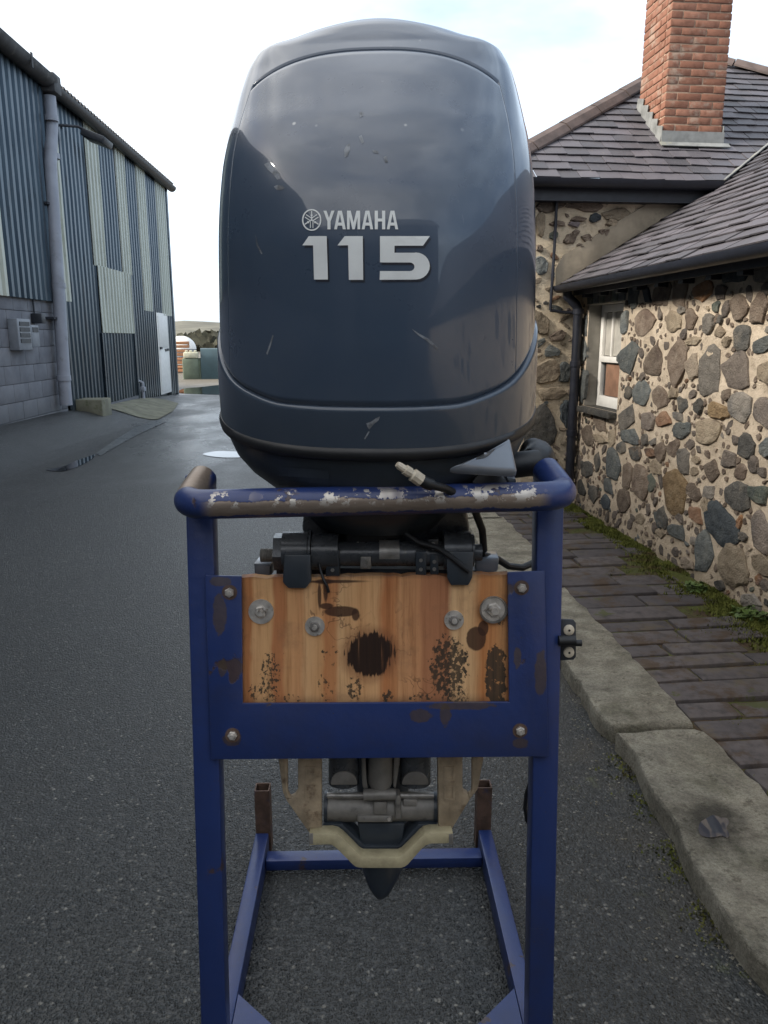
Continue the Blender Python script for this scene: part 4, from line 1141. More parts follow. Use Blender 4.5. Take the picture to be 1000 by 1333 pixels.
# white door
dr = empty('door', (0, 0, 0), 0, shed)
mm = MB(); mm.box((0.03, (DOOR[0] + DOOR[1]) / 2, (DOOR[2] + DOOR[3]) / 2), (0.05, DOOR[1] - DOOR[0], DOOR[3] - DOOR[2]), bev=0.004); mm.build('door_frame', MAT['white'], dr)
for a_, b_ in ((DOOR[2] + 0.06, DOOR[2] + 0.55 * (DOOR[3] - DOOR[2])), (DOOR[2] + 0.58 * (DOOR[3] - DOOR[2]), DOOR[3] - 0.06)):
    mm = MB(); mm.box((0.058, (DOOR[0] + DOOR[1]) / 2, (a_ + b_) / 2), (0.02, DOOR[1] - DOOR[0] - 0.16, b_ - a_), bev=0.008); mm.build('door_panel', MAT['white'], dr)
mm = MB()
zh = DOOR[2] + 0.565 * (DOOR[3] - DOOR[2])
for yy in (DOOR[0] + 0.16, (DOOR[0] + DOOR[1]) / 2 + 0.1, DOOR[1] - 0.2): mm.box((0.075, yy, zh + rnd.uniform(-0.04, 0.04)), (0.03, 0.13, 0.05))
mm.build('door_bolt', MAT['dark_plastic'], dr)
# block base wall
bw = MB(); bw.box((-0.06, (-30 + yb) / 2, (zb + 0.0) / 2), (0.10, yb + 30, zb + 0.1)); bwall = bw.build('block_wall', MAT['block'], shed)
z = 0.08; k = 0
while z < zb - 0.05:
    h = min(0.222, zb - 0.01 - z); y = yb - (0.22 if k % 2 else 0.0)
    if k % 2:
        mm = MB(); mm.box((0.0, yb - 0.11, z + h / 2), (0.05, 0.208, h - 0.006), bev=0.003); mm.build('block', MAT['block'], bwall)
    while y > yb - 4.2:
        mm = MB(); mm.box((rnd.uniform(-0.001, 0.001), y - 0.22, z + h / 2), (0.05, 0.434, h - 0.006), bev=0.003); mm.build('block', MAT['block'], bwall); y -= 0.44
    z += 0.222; k += 1
# plinth
pl = [sh(74, 540), sh(118, 527)]
mm = MB(); mm.box((0.22, (yb + 0.15 + sh(107, 530).y) / 2 + 0.1, 0.25), (0.42, sh(107, 530).y - yb - 0.2, 0.30), bev=0.02)
mm.build('plinth', MAT['concrete'], shed)
# grey downpipe
a_, b_ = SH.hit(64, 125, (1, 0, 0), 0.14), SH.hit(85, 522, (1, 0, 0), 0.14)
py_ = (a_.y + b_.y) / 2
mm = MB(); mm.tube([(0.14, a_.y, a_.z), (0.14, a_.y, a_.z - 0.35), (0.15, py_, a_.z - 0.9), (0.15, b_.y, 0.62), (0.15, b_.y, 0.38)], 0.085, 14)
dp = mm.build('downpipe', MAT['pvc'], shed)
for f in (0.08, 0.2, 0.62, 0.93):
    mm = MB()
    zc = a_.z + (b_.z - a_.z) * f; mm.tube([(0.148, a_.y + (b_.y - a_.y) * min(1, f * 1.2), zc), (0.148, a_.y + (b_.y - a_.y) * min(1, f * 1.2), zc + 0.07)], 0.098, 14)
    mm.build('pipe_collar', MAT['pvc'], dp)
mm = MB()
for f in (0.35, 0.72): mm.box((0.06, a_.y + (b_.y - a_.y) * f - 0.1, a_.z + (b_.z - a_.z) * f), (0.16, 0.32, 0.03))
mm.build('pipe_bracket', MAT['dark_plastic'], dp)
# gutter and roof edge
gz = EAVE + 0.07
mm = MB(); half_gutter(mm, (0.16, -30, gz), (0.16, a_.y - 0.05, gz), 0.13, (1, 0, 0)); mm.build('gutter', MAT['gutter_shed'], shed, ang=50)
mm = MB(); half_gutter(mm, (0.13, a_.y + 0.1, gz - 0.03), (0.13, 0.25, gz - 0.03), 0.10, (1, 0, 0)); mm.build('gutter', MAT['dark_plastic'], shed, ang=50)
mm = MB(); mm.box((0.15, a_.y, gz - 0.06), (0.24, 0.26, 0.24), bev=0.02); mm.build('gutter_outlet', MAT['gutter_shed'], shed)
y = -17.5
mm = MB()
while y < a_.y - 0.3:
    mm.box((0.285, y, gz - 0.05), (0.012, 0.05, 0.17)); y += 1.05
mm.build('gutter_bracket', MAT['gutter_shed'], shed)
mm = MB()                                                   # profiled fibre cement roof slope with a wavy edge
line = [(-30.2 + 0.0365 * i) for i in range(837)]
amp = lambda y: 0.03 * math.cos(2 * math.pi * y / 0.146)
rows = []
for sx in (0.16, -0.2, -3, -6): rows.append([Vector((sx, y, gz + 0.05 + (0.16 - sx) * 0.26 + amp(y))) for y in line])
V = mm.grid(rows); mm.grid([rows[0], [p - Vector((0.0, 0, 0.02)) for p in rows[0]]])
mm.grid([[Vector((-6, -30.2, gz + 1.67)), Vector((-6, 0.3, gz + 1.67))], [Vector((-12.2, -30.2, gz)), Vector((-12.2, 0.3, gz))]])
mm.build('roof', MAT['roof_sheet'], shed, ang=60, recalc=False)
# flood light on a bracket
f0 = SH.hit(125, 180, (1, 0, 0), 0.45)
mm = MB(); mm.tube([(0.02, f0.y - 0.3, f0.z + 0.1), (0.25, f0.y - 0.15, f0.z + 0.12), (0.42, f0.y, f0.z + 0.05)], 0.02, 8); mm.build('flood_light_arm', MAT['dark_plastic'], shed)
mm = MB(); mm.box((0.45, f0.y + 0.05, f0.z), (0.34, 0.45, 0.10), Matrix.Rotation(0.35, 4, 'Y'), bev=0.02); mm.build('flood_light', MAT['dark_plastic'], shed)
# boxes on the block wall
def wbox(name, x0, y0, x1, y1, d, mat, x=0.025):
    a, b = sh(x0, (y0 + y1) / 2), sh(x1, (y0 + y1) / 2); c, d_ = sh((x0 + x1) / 2, y0), sh((x0 + x1) / 2, y1)
    mm = MB(); mm.box((x + d / 2, (a.y + b.y) / 2, (c.z + d_.z) / 2), (d, b.y - a.y, c.z - d_.z), bev=0.012)
    return mm.build(name, mat, shed), (a.y, b.y, d_.z, c.z)
bx, e = wbox('meter_cabinet', 8, 415, 26, 456, 0.12, MAT['grey_box'])
for i in range(4):
    mm = MB(); zz = e[2] + (e[3] - e[2]) * (0.30 + 0.18 * i); mm.box((0.150, (e[0] + e[1]) / 2, zz), (0.008, (e[1] - e[0]) * 0.72, (e[3] - e[2]) * 0.13)); mm.build('meter_window', MAT['dark_plastic'], bx)
bx, e = wbox('switch_box', 28.5, 423, 39, 452, 0.10, MAT['grey_box'])
mm = MB(); mm.box((0.128, (e[0] + e[1]) / 2, e[3] - 0.06), (0.008, (e[1] - e[0]) * 0.7, 0.06)); mm.build('switch_label', MAT['dark_plastic'], bx)
lx, e = wbox('wall_light', 37.5, 408, 43, 421, 0.14, MAT['dark_plastic'])
mm = MB(); mm.tube([(0.05, (e[0] + e[1]) / 2, e[3] - 0.02), (0.05, (e[0] + e[1]) / 2, zb)], 0.012, 6); mm.build('conduit', MAT['dark_plastic'], shed)
v0 = sh(178, 505)
mm = MB(); mm.tube([(0.12, v0.y, v0.z - 0.25), (0.12, v0.y, v0.z + 0.1), (0.02, v0.y, v0.z + 0.14)], 0.035, 8); mm.box((0.12, v0.y, v0.z - 0.02), (0.09, 0.1, 0.09), bev=0.01); mm.build('stand_pipe', MAT['pvc'], shed)
# concrete apron
ap_px = [(128, 531), (170, 521), (212, 518), (232, 519), (225, 527), (205, 537), (165, 537), (126, 537)]
mm = MB()
pts = [gp(x, y, 0.12) for x, y in ap_px]
f = mm.face(pts); bmesh.ops.triangulate(mm.bm, faces=[f]); bmesh.ops.subdivide_edges(mm.bm, edges=mm.bm.edges[:], cuts=6, use_grid_fill=True)
for v in mm.bm.verts: v.co.z = apron(v.co.x, v.co.y) + 0.012
tag(mm.build('concrete_apron', MAT['concrete']), kind='structure')

# ------------------------------------------------------------------ distance
MAT['hill'] = simple('winter_hillside', (0.115, 0.108, 0.080), 0.95, var=0.45, sc=0.06, bump=0, dirt=(0.055, 0.06, 0.035), dsc=0.03, coords='pos')
mm = MB()
rows = []
for j, d in enumerate((150, 190, 240, 300, 380)):
    r = []
    for i in range(90):
        a = R(-60 + 120 * i / 89)
        z = (0, 3.2, 5.2, 7.4, 0)[j] * (0.75 + 0.6 * noise.noise(Vector((a * 7, j * 0.7, 2))) + 0.25 * noise.noise(Vector((a * 31, j, 5))))
        r.append(Vector((math.sin(a) * d, math.cos(a) * d, max(0.0, z + (0.5 if 0 < j < 4 else -0.5)))))
    rows.append(r)
mm.grid(rows); tag(mm.build('hill', MAT['hill'], ang=80), kind='structure')
MAT['scrub'] = simple('bare_scrub', (0.050, 0.050, 0.034), 0.9, var=0.5, sc=1.5, bump=0, dirt=(0.085, 0.075, 0.05), dsc=1.0, coords='pos')
mm = MB()
for i in range(2600):
    a = R(rnd.uniform(-40, 12)); d = rnd.uniform(70, 100)
    c = Vector((math.sin(a) * d, math.cos(a) * d, 0))
    hh = 1.6 + 1.5 * noise.noise(Vector((a * 25, 1, 1))); c.z = rnd.uniform(0, max(0.4, hh))
    t = Vector((rnd.uniform(-1, 1), rnd.uniform(-0.4, 0.4), rnd.uniform(-0.5, 1))).normalized() * rnd.uniform(0.25, 0.6); s = t.cross(Vector((0, 1, 0.2))).normalized() * 0.35
    mm.face([c - t - s, c + t * 0.6 - s, c + t + s * 0.5, c - t * 0.4 + s])
tag(mm.build('scrub', MAT['scrub'], smooth=False, recalc=False), 'brown winter scrub across the yard end below the hill', 'scrub', kind='stuff')

# oil tank: ribbed green body, domed cover
MAT['tank'] = simple('green_tank_plastic', (0.030, 0.060, 0.072), 0.5, var=0.15, sc=3, bump=0.04)
MAT['tank_pale'] = simple('faded_tank_plastic', (0.115, 0.145, 0.105), 0.6, var=0.2, sc=4, bump=0.05)
MAT['cream'] = simple('cream_lid', (0.55, 0.53, 0.40), 0.6, var=0.1, bump=0)
tp = gp(262, 493)
tk = tag(empty('oil_tank', (tp.x, tp.y, 0), R(12)), 'dark green plastic oil tank with ribbed end standing in the yard beyond the shed', 'tank')
W_, D_, H_ = 1.5, 0.62, 0.98
mm = MB()
prof = [(-D_ / 2, 0), (-D_ / 2 - 0.02, H_ * 0.30), (-D_ / 2, H_ * 0.68), (-D_ * 0.38, H_ * 0.86), (-D_ * 0.2, H_ * 0.97), (0, H_), (D_ * 0.2, H_ * 0.97), (D_ * 0.38, H_ * 0.86), (D_ / 2, H_ * 0.68), (D_ / 2, 0)]
V = mm.grid([[Vector((x, y, z)) for y, z in prof] for x in (0.02, W_ * 0.33, W_ * 0.34, W_ * 0.40, W_ * 0.41, W_)])
mm.bm.faces.new(V[0]); mm.bm.faces.new(V[-1][::-1])
mm.build('tank_body', MAT['tank'], tk, ang=30)
for i in range(4):
    mm = MB(); mm.tube([(0.0 - 0.02, -D_ / 2 + 0.08 + i * 0.155, 0.0), (-0.02, -D_ / 2 + 0.08 + i * 0.155, H_ * 0.68)], 0.055, 8); mm.build('tank_rib', MAT['tank_pale'], tk)
mm = MB(); mm.box((-0.30, -0.05, H_ * 0.34), (0.5, D_ * 0.8, H_ * 0.68), bev=0.03); mm.build('tank_end', MAT['tank_pale'], tk)
for i in range(4):
    mm = MB(); mm.tube([(-0.52 + i * 0.145, -D_ * 0.4 - 0.01, 0), (-0.52 + i * 0.145, -D_ * 0.4 - 0.01, H_ * 0.66)], 0.038, 8); mm.build('tank_rib', MAT['tank_pale'], tk)
mm = MB(); mm.box((-0.28, -0.08, H_ * 0.78), (0.46, D_ * 0.75, H_ * 0.19), bev=0.03)
for i in range(3): mm.box((-0.42 + i * 0.14, -0.08, H_ * 0.90), (0.08, D_ * 0.6, 0.06), bev=0.01)
mm.build('tank_cover', MAT['cream'], tk)
# second tank behind, brick pallets, dome shelter
tk2 = tag(empty('oil_tank', (tp.x + 0.9, tp.y + 4.5, 0), R(5)), 'blue green tank top showing behind the ribbed green tank', 'tank')
mm = MB(); mm.box((0, 0, 0.62), (2.4, 0.9, 1.24), bev=0.12); mm.build('tank_body', simple('blue_tank_plastic', (0.10, 0.20, 0.24), 0.6, var=0.1, bump=0), tk2)
mm = MB(); mm.tube([(-0.4, 0, 1.24), (-0.4, 0, 1.33)], 0.2, 12); mm.build('tank_lid', MAT['tank'], tk2)
bp = gp(236, 486)
MAT['terracotta'] = simple('orange_crate', (0.36, 0.17, 0.085), 0.8, var=0.25, sc=3, bump=0.1)
for i in range(4):
    ct = tag(empty('pallet_crate', (bp.x - 0.50 + 0.04 * (i % 2), bp.y + 0.9, 0.02 + 0.30 * i), R(4 * i)), ['bottom', 'second lowest', 'third', 'topmost'][i] + ' orange wooden crate in the stack left of the green tank', 'crate', 'orange crates stacked by the tank')
    for j in range(2):
        mm = MB(); mm.box((0, -0.4, 0.06 + j * 0.13), (1.15, 0.03, 0.10), bev=0.006); mm.build('slat', MAT['terracotta'], ct)
        mm = MB(); mm.box((0, 0.4, 0.06 + j * 0.13), (1.15, 0.03, 0.10), bev=0.006); mm.build('slat', MAT['terracotta'], ct)
    mm = MB(); mm.box((0, 0, 0.24), (1.15, 0.74, 0.02)); mm.box((-0.55, 0, 0.14), (0.04, 0.77, 0.2)); mm.box((0.55, 0, 0.14), (0.04, 0.77, 0.2)); mm.build('crate_body', MAT['terracotta'], ct)
dp_ = at_depth(236, 441, 44); dp_.z = 0
dome = tag(empty('dome_shelter', dp_), 'white domed shelter far behind the tank at the end of the yard', 'shelter')
mm = MB(); rows = []
for k in range(9):
    a = math.pi / 2 * k / 9
    rows.append([Vector((0.80 * math.cos(a) * math.cos(t), 0.80 * math.cos(a) * math.sin(t), 0.70 + 0.72 * math.sin(a))) for t in [2 * math.pi * i / 24 for i in range(24)]])
V = mm.grid(rows, close=True); mm.bm.faces.new(V[-1]); mm.build('dome', MAT['white'], dome)
mm = MB(); mm.tube([(0, 0, 0), (0, 0, 0.70)], 0.78, 24); mm.build('dome_base', MAT['grey_box'], dome)

# the barn across the yard, behind the photographer; it is seen mirrored in the engine cowl
barn = tag(empty('barn', (-2.5, -8.5, 0), R(4)), 'dark barn across the yard mirrored in the front of the glossy engine cowl', 'building')
mm = MB()
mm.face([(-7, 0, 0), (7, 0, 0), (7, 0, 5.6), (-7, 0, 5.6)]); mm.face([(-7, 0, 0), (-7, -6, 0), (-7, -6, 5.6), (-7, -3, 7.4), (-7, 0, 5.6)]); mm.face([(7, 0, 0), (7, -6, 0), (7, -6, 5.6), (7, -3, 7.4), (7, 0, 5.6)])
mm.build('wall', MAT['block'], barn, smooth=False, recalc=False)
mm = MB(); mm.prism([(-7.2, 0.2, 5.5), (7.2, 0.2, 5.5), (7.2, -3, 7.5), (-7.2, -3, 7.5)], (0, 0.05, 0.08)); mm.prism([(-7.2, -3, 7.5), (7.2, -3, 7.5), (7.2, -6.2, 5.5), (-7.2, -6.2, 5.5)], (0, -0.05, 0.08)); mm.build('roof', MAT['slate'], barn, smooth=False)
mm = MB(); mm.box((2.2, 0.04, 1.6), (3.0, 0.08, 3.2)); mm.build('barn_door', MAT['clad_dark'], barn)

# ================================================================== engine stand
LEAN = 0.121
SF = Frame(Vector((0, 1.21, 0)) + Matrix.Rotation(R(1.4), 3, 'Z') @ Vector((-0.013, 0, 0)), R(1.4))
NL = math.sqrt(1 + LEAN * LEAN)
def LP(px, py, off=0.0):
    return SF.hit(px, py, (0, 1, -LEAN), -LEAN * 0.983 - off * NL)
NO = Vector((0, -1, LEAN)).normalized()          # out of the leg plane, towards the handle
TU = Vector((0, LEAN, 1)).normalized()           # up along the legs
ML = Matrix.Rotation(-math.atan(LEAN), 4, 'X')
def lz(z): return -LEAN * 0.983 + LEAN * z
stand = tag(empty('engine_stand', SF.loc, SF.rz), 'blue painted steel engine stand with chipped handle rail and plywood board', 'stand')
MAT['blue'] = blue_paint('chipped_blue_paint')
def pk(x, y, a, b):
    l = LP(x, y, 0.008); return (l.x, l.z, a * 1.262e-3, b * 1.3e-3)
MAT['blue_plate'] = blue_paint('worn_plate_paint', marks=[pk(704, 878, 8, 30), pk(548, 932, 14, 9), pk(580, 930, 7, 16), pk(678, 968, 10, 7), pk(286, 800, 9, 26), pk(290, 870, 6, 10), pk(674, 856, 5, 14), pk(600, 919, 46, 5), pk(287, 757, 14, 6), pk(302, 962, 12, 9)])
YB = -0.063
MAT['blue_bar'] = blue_paint('worn_blue_rail', (0.0, YB))
MAT['rusty'] = simple('rusty_steel', (0.095, 0.060, 0.045), 0.75, 0.1, var=0.35, sc=30, bump=0.3, dirt=(0.03, 0.035, 0.09), dsc=16)

LX = 0.285
for s in (-1, 1):
    mm = MB()
    z0, z1 = 0.0, 1.086
    mid = Vector((s * LX, lz((z0 + z1) / 2), (z0 + z1) / 2)) - NO * 0.02
    mm.box(mid, (0.044, 0.040, (z1 - z0) * NL), ML, bev=0.004)
    mm.build('leg', MAT['blue'], stand)
# handle rail
LB = 0.2935
mm = MB(); r = 0.042; path = [Vector((-LX + 0.004, 0.034, 0.024)), Vector((-LX - 0.001, 0.008, 0.015)), Vector((-LB, YB + r + 0.006, 0.002))]
for k in range(0, 9):
    a = math.pi / 2 * k / 8
    path.append(Vector((-LB + r - r * math.cos(a), YB + r - r * math.sin(a), 0)))
for k in range(1, 12): path.append(Vector((-LB + r + (2 * LB - 2 * r) * k / 12, YB, 0)))
for k in range(0, 9):
    a = math.pi / 2 * k / 8
    path.append(Vector((LB - r + r * math.sin(a), YB + r - r * math.cos(a), 0)))
path += [Vector((LB, YB + r + 0.006, 0.002)), Vector((LX + 0.001, 0.008, 0.015)), Vector((LX - 0.004, 0.034, 0.024))]
mm.tube(path, 0.0226, 24)
hb = mm.build('handle_rail', MAT['blue_bar'], stand, ang=50)
hb.location = (0, 0, 1.0585); hb.rotation_euler = (0, -0.019, 0)
# U shaped mounting plate
mm = MB()
mm.prism([LP(*p, 0.008) for p in ((267, 749), (314.5, 750), (316, 916), (663, 914), (661, 745), (709, 743), (714, 985), (275, 989))], -NO * 0.006, bev=0.0012)
mm.build('mounting_plate', MAT['blue_plate'], stand)
def hexbolt(name, c, r, h, parent, mat, washer=0.0, wh=0.002, stud=0.0, fr=None, wm=None):
    """washer, hex nut and stud on the leg plane; returns the washer or the nut"""
    top = None
    out_ = NO
    if washer:
        mm = MB(); mm.tube([c, c + out_ * wh], [washer, washer * 0.985], 28)
        top = mm.build('washer', wm or MAT['steel'], parent, ang=30); parent = top; c = c + out_ * wh
    mm = MB()
    x = Vector((1, 0, 0)); a0 = rnd.uniform(0, 1)
    ring = [[c + out_ * hh + (x * math.cos(a0 + k * math.pi / 3) + TU * math.sin(a0 + k * math.pi / 3)) * rr for k in range(6)] for hh, rr in ((0, r), (h * 0.8, r), (h, r * 0.86))]
    V = mm.grid(ring, close=True); mm.bm.faces.new(V[-1])
    nut = mm.build(name, mat, parent, ang=20)
    if stud:
        mm = MB(); mm.tube([c + out_ * h * 0.9, c + out_ * (h + stud)], [stud and r * 0.52, r * 0.46], 14); mm.build('stud', MAT['steel'], parent, ang=30)
    return top or nut
def ring_mark(c, r, parent, mat):
    mm = MB(); mm.tube([c, c + NO * 0.0006], r, 20); return mm.build('bolt_seat', mat, parent)
for px_, py_ in ((299, 771), (679, 765), (303, 957), (677, 951)):
    c = LP(px_, py_, 0.0081)
    sr = ring_mark(c, 0.0125, stand, MAT['rusty'])
    hexbolt('bolt', c + NO * 0.0006, 0.0078, 0.006, sr, MAT['steel'], stud=0.003)

# plywood board with burns and flaked dark paint
def ply_mat():
    g = G('stained_plywood', 0.72, 0, (0.4, 0.22, 0.1), 0.3); p = g.obj()
    X = g.xyz(p); cmb = g.node('CombineXYZ'); g.put(cmb.inputs[0], X[0]); g.put(cmb.inputs[1], X[2]); q = cmb.outputs[0]
    wob = g.mth('MULTIPLY', g.mth('SUBTRACT', g.noise(g.map(q, scale=(3, 9, 1)), 1.0, 3), 0.5), 0.05)
    x0_, x1_ = LP(312, 830, -0.004).x, LP(666, 830, -0.004).x
    bx = g.mth('ADD', g.mth('DIVIDE', g.mth('SUBTRACT', X[0], x0_), x1_ - x0_), wob)
    lin = lambda v: tuple(((q_ * 0.82 + 0.18 * (v[0] + v[1] + v[2]) / 3) / 255) ** 2.2 * 1.02 for q_ in v)
    B = [(312, 180, 112, 62), (326, 186, 116, 66), (330, 206, 150, 96), (352, 208, 154, 98), (357, 182, 112, 66), (368, 186, 116, 68), (374, 202, 144, 90), (392, 200, 138, 86), (398, 212, 160, 106), (418, 206, 148, 92), (424, 188, 118, 68), (436, 196, 128, 76),
         (442, 212, 162, 108), (468, 208, 150, 94), (490, 214, 158, 102), (500, 188, 114, 64), (514, 194, 124, 72), (520, 204, 142, 90), (546, 194, 130, 82), (552, 176, 112, 72), (584, 172, 108, 70), (590, 212, 166, 114), (616, 210, 160, 106), (628, 188, 116, 62), (644, 198, 128, 72), (652, 206, 142, 84), (664, 168, 108, 64)]
    c = g.ramp(bx, [((q_[0] - 312) / 354, lin(q_[1:])) for q_ in B])
    fine = g.noise(g.map(q, scale=(120, 4.0, 1)), 1.0, 6, 0.7, 0.25)
    c = g.mix(1.0, c, g.ramp(fine, [(0.25, (0.62, 0.52, 0.45)), (0.5, (1.0, 1.0, 1.0)), (0.75, (1.16, 1.18, 1.2))]), 'MULTIPLY')
    streak = g.step(g.noise(g.map(q, scale=(70, 2.2, 1), loc=(3, 1, 0)), 1.0, 4, 0.6), 0.60, 0.74)
    c = g.mix(g.mth('MULTIPLY', streak, 0.55), c, (0.25, 0.095, 0.04))
    blot = g.step(g.noise(q, 10, 6, 0.7), 0.50, 0.72)
    c = g.mix(g.mth('MULTIPLY', blot, 0.42), c, (0.20, 0.105, 0.060))
    vein = g.step(g.mth('ABSOLUTE', g.mth('SUBTRACT', g.noise(g.map(q, scale=(16, 9, 1)), 1.0, 3, 0.6, 1.2), 0.5)), 0.014, 0.004)
    c = g.mix(g.mth('MULTIPLY', vein, g.mth('MULTIPLY', g.step(g.noise(q, 8, 3), 0.5, 0.62), 0.6)), c, (0.10, 0.048, 0.026))
    edge_ = g.mth('MAXIMUM', g.step(bx, 0.03, 0.0), g.mth('MAXIMUM', g.step(bx, 0.97, 1.0), g.step(X[2], LP(490, 900, -0.004).z, LP(490, 918, -0.004).z)))
    c = g.mix(g.mth('MULTIPLY', g.mth('MULTIPLY', edge_, g.noise(q, 40, 5, 0.7)), 1.0), c, (0.07, 0.045, 0.030))
    def pc(px_, py_):
        l = LP(px_, py_, -0.004); return (l.x, l.z, 0)
    def ell(px_, py_, rx, ry, wob, sc, edge=0.10, loc=0):
        k = 1.265 / 1000
        d = g.vm('MULTIPLY', g.vm('SUBTRACT', q, pc(px_, py_)), (1 / (rx * k), 1 / (ry * k), 0))
        n = g.noise(g.map(q, loc=(loc, loc * 2, 0), scale=(1, 0.8, 1)), sc, 5, 0.7)
        l = g.mth('ADD', g.vm('LENGTH', d), g.mth('MULTIPLY', g.mth('SUBTRACT', n, 0.5), wob))
        return g.step(l, 1.0 + edge, 1.0 - edge)
    dark = (0.040, 0.032, 0.023)
    def patch(px_, py_, rx, ry, thr, sc, loc):
        e = ell(px_, py_, rx, ry, 0.9, 30, 0.35, loc)
        n = g.noise(g.map(q, loc=(loc, 0, 0), scale=(1, 0.75, 1)), sc, 4, 0.6)
        v = g.mth('ADD', n, g.mth('MULTIPLY', g.mth('SUBTRACT', e, 1.0), 0.35))
        return g.step(v, thr - 0.03, thr + 0.06)
    for a in ((584, 868, 27, 42, 0.43, 150, 1), (592, 905, 24, 16, 0.50, 170, 2), (352, 885, 15, 40, 0.50, 210, 3), (645, 882, 15, 46, 0.36, 120, 4), (652, 800, 10, 20, 0.52, 160, 9), (424, 895, 14, 22, 0.56, 170, 5), (462, 896, 14, 20, 0.50, 150, 6),
              (505, 906, 9, 9, 0.46, 170, 7), (430, 850, 14, 20, 0.58, 120, 8), (332, 900, 12, 14, 0.52, 160, 10), (380, 910, 14, 9, 0.54, 160, 11), (548, 908, 20, 6, 0.52, 170, 12)):
        c = g.mix(g.mth('MULTIPLY', patch(*a), g.mth('ADD', 0.62, g.mth('MULTIPLY', fine, 0.6))), c, dark)
    halo = ell(481, 852, 38, 37, 0.35, 22, 0.2, 3)
    c = g.mix(g.mth('MULTIPLY', halo, 0.5), c, (0.17, 0.065, 0.03))
    grain = g.noise(g.map(q, scale=(150, 4, 1)), 1.0, 4, 0.6)
    burn = ell(482, 850, 29, 27, 0.55, 34, 0.12, 1)
    rag = g.noise(g.map(q, scale=(210, 14, 1)), 1.0, 3, 0.6)
    dB = g.vm('MULTIPLY', g.vm('SUBTRACT', q, pc(482, 851)), (1 / (29 * 1.265e-3), 1 / (28 * 1.265e-3), 0))
    burn = g.step(g.mth('ADD', g.vm('LENGTH', dB), g.mth('ADD', g.mth('MULTIPLY', g.mth('SUBTRACT', rag, 0.5), 1.0), g.mth('MULTIPLY', g.mth('SUBTRACT', g.noise(q, 40, 4), 0.5), 0.6))), 1.10, 0.94)
    burn = g.mth('MULTIPLY', burn, g.step(grain, 0.74, 0.62))
    c = g.mix(burn, c, g.mix(grain, (0.010, 0.006, 0.005), (0.040, 0.018, 0.010)))
    for a in ((620, 831, 13, 16, 0.5, 40, 0.08, 2), (629, 818, 7, 10, 0.5, 40, 0.1, 2), (444, 796, 22, 7.0, 0.35, 30, 0.12, 4), (425, 789, 9, 4, 0.3, 30, 0.2, 5), (416, 776, 2.5, 17, 0.25, 30, 0.3, 6), (424, 770, 3.0, 14, 0.3, 30, 0.3, 7), (423, 757, 12, 3.5, 0.4, 30, 0.3, 7), (434, 757, 40, 2.0, 0.6, 30, 0.4, 8), (463, 800, 5, 8, 0.4, 40, 0.2, 9)):
        c = g.mix(g.mth('MULTIPLY', ell(*a), 0.90), c, g.mix(fine, (0.018, 0.009, 0.007), (0.075, 0.032, 0.018)))
    topd = g.step(X[2], LP(490, 752, -0.004).z - 0.004, LP(490, 750, -0.004).z)
    c = g.mix(g.mth('MULTIPLY', topd, 0.35), c, (0.10, 0.05, 0.03))
    g.set('Base Color', c)
    g.set('Roughness', g.mth('ADD', 0.5, g.mth('MULTIPLY', fine, 0.25)))
    g.bump(g.mth('ADD', fine, g.mth('MULTIPLY', blot, -0.5)), 0.35, 0.0015)
    return g.m
MAT['ply'] = ply_mat()
# board outline with a slightly splintered top edge
top = []
for i in range(41):
    t = i / 40
    top.append(LP(312 + (664 - 312) * t, 752 + (748 - 752) * t + rnd.uniform(-0.9, 0.9) + (1.5 if rnd.random() < 0.15 else 0), -0.004))
mm = MB(); mm.prism(top + [LP(666, 922, -0.004), LP(313, 923, -0.004)], -NO * 0.030)
board = mm.build('plywood_board', MAT['ply'], stand, smooth=False)
K_ = 1.262 / 1000
for px_, py_, rw, rn, st, m_ in ((340, 796, 16.5, 8.0, 0.006, 'steel'), (410, 815, 13, 7.0, 0.004, 'steel'), (591, 807, 13, 7.0, 0.004, 'steel'), (642, 793, 17.5, 9.5, 0.009, 'steel')):
    c = LP(px_, py_, -0.0039)
    hexbolt('nut', c, rn * K_, 0.006, board, MAT['steel'] if rw > 14 else MAT['stud'], washer=rw * K_, wh=0.0024, stud=st)
# a dished cup washer lip on the big right bolt
c = LP(642, 793, -0.0014)
mm = MB(); mm.tube([c + NO * 0.001, c + NO * 0.004], [17.5 * K_, 18.4 * K_], 28, cap=False); mm.tube([c + NO * 0.004, c + NO * 0.001], [16.6 * K_, 15.5 * K_], 28, cap=False)
mm.build('washer_lip', MAT['stud'], board, ang=60)

# base: rails, cross bars, posts, gussets
RX = 0.287
for s in (-1, 1):
    mm = MB(); mm.box((s * RX, 0.225, 0.030), (0.034, 0.63, 0.060), bev=0.003); mm.build('rail', MAT['blue'], stand)
    po = MB(); a_ = 0.019; t_ = 0.003
    for cx_, cy_, dx, dy in ((0, -a_ + t_ / 2, 2 * a_, t_), (0, a_ - t_ / 2, 2 * a_, t_), (-a_ + t_ / 2, 0, t_, 2 * a_ - 2 * t_), (a_ - t_ / 2, 0, t_, 2 * a_ - 2 * t_)):
        po.box((s * (RX - 0.002) + cx_, 0.565 + cy_, 0.088), (dx, dy, 0.176))
    po.build('post', MAT['rusty'], stand, smooth=False)
    mm = MB(); mm.prism([(s * 0.269, -0.078, 0.052), (s * 0.269, 0.045, 0.052), (s * 0.140, -0.078, 0.052)], (0, 0, 0.006)); mm.build('gusset', MAT['blue'], stand, smooth=False)
mm = MB(); mm.box((0, 0.475, 0.027), (2 * RX - 0.036, 0.040, 0.028), bev=0.003); mm.build('crossbar', MAT['blue'], stand)
mm = MB(); mm.box((0, -0.100, 0.026), (2 * LX - 0.046, 0.040, 0.044), bev=0.003); mm.build('crossbar', MAT['blue'], stand)
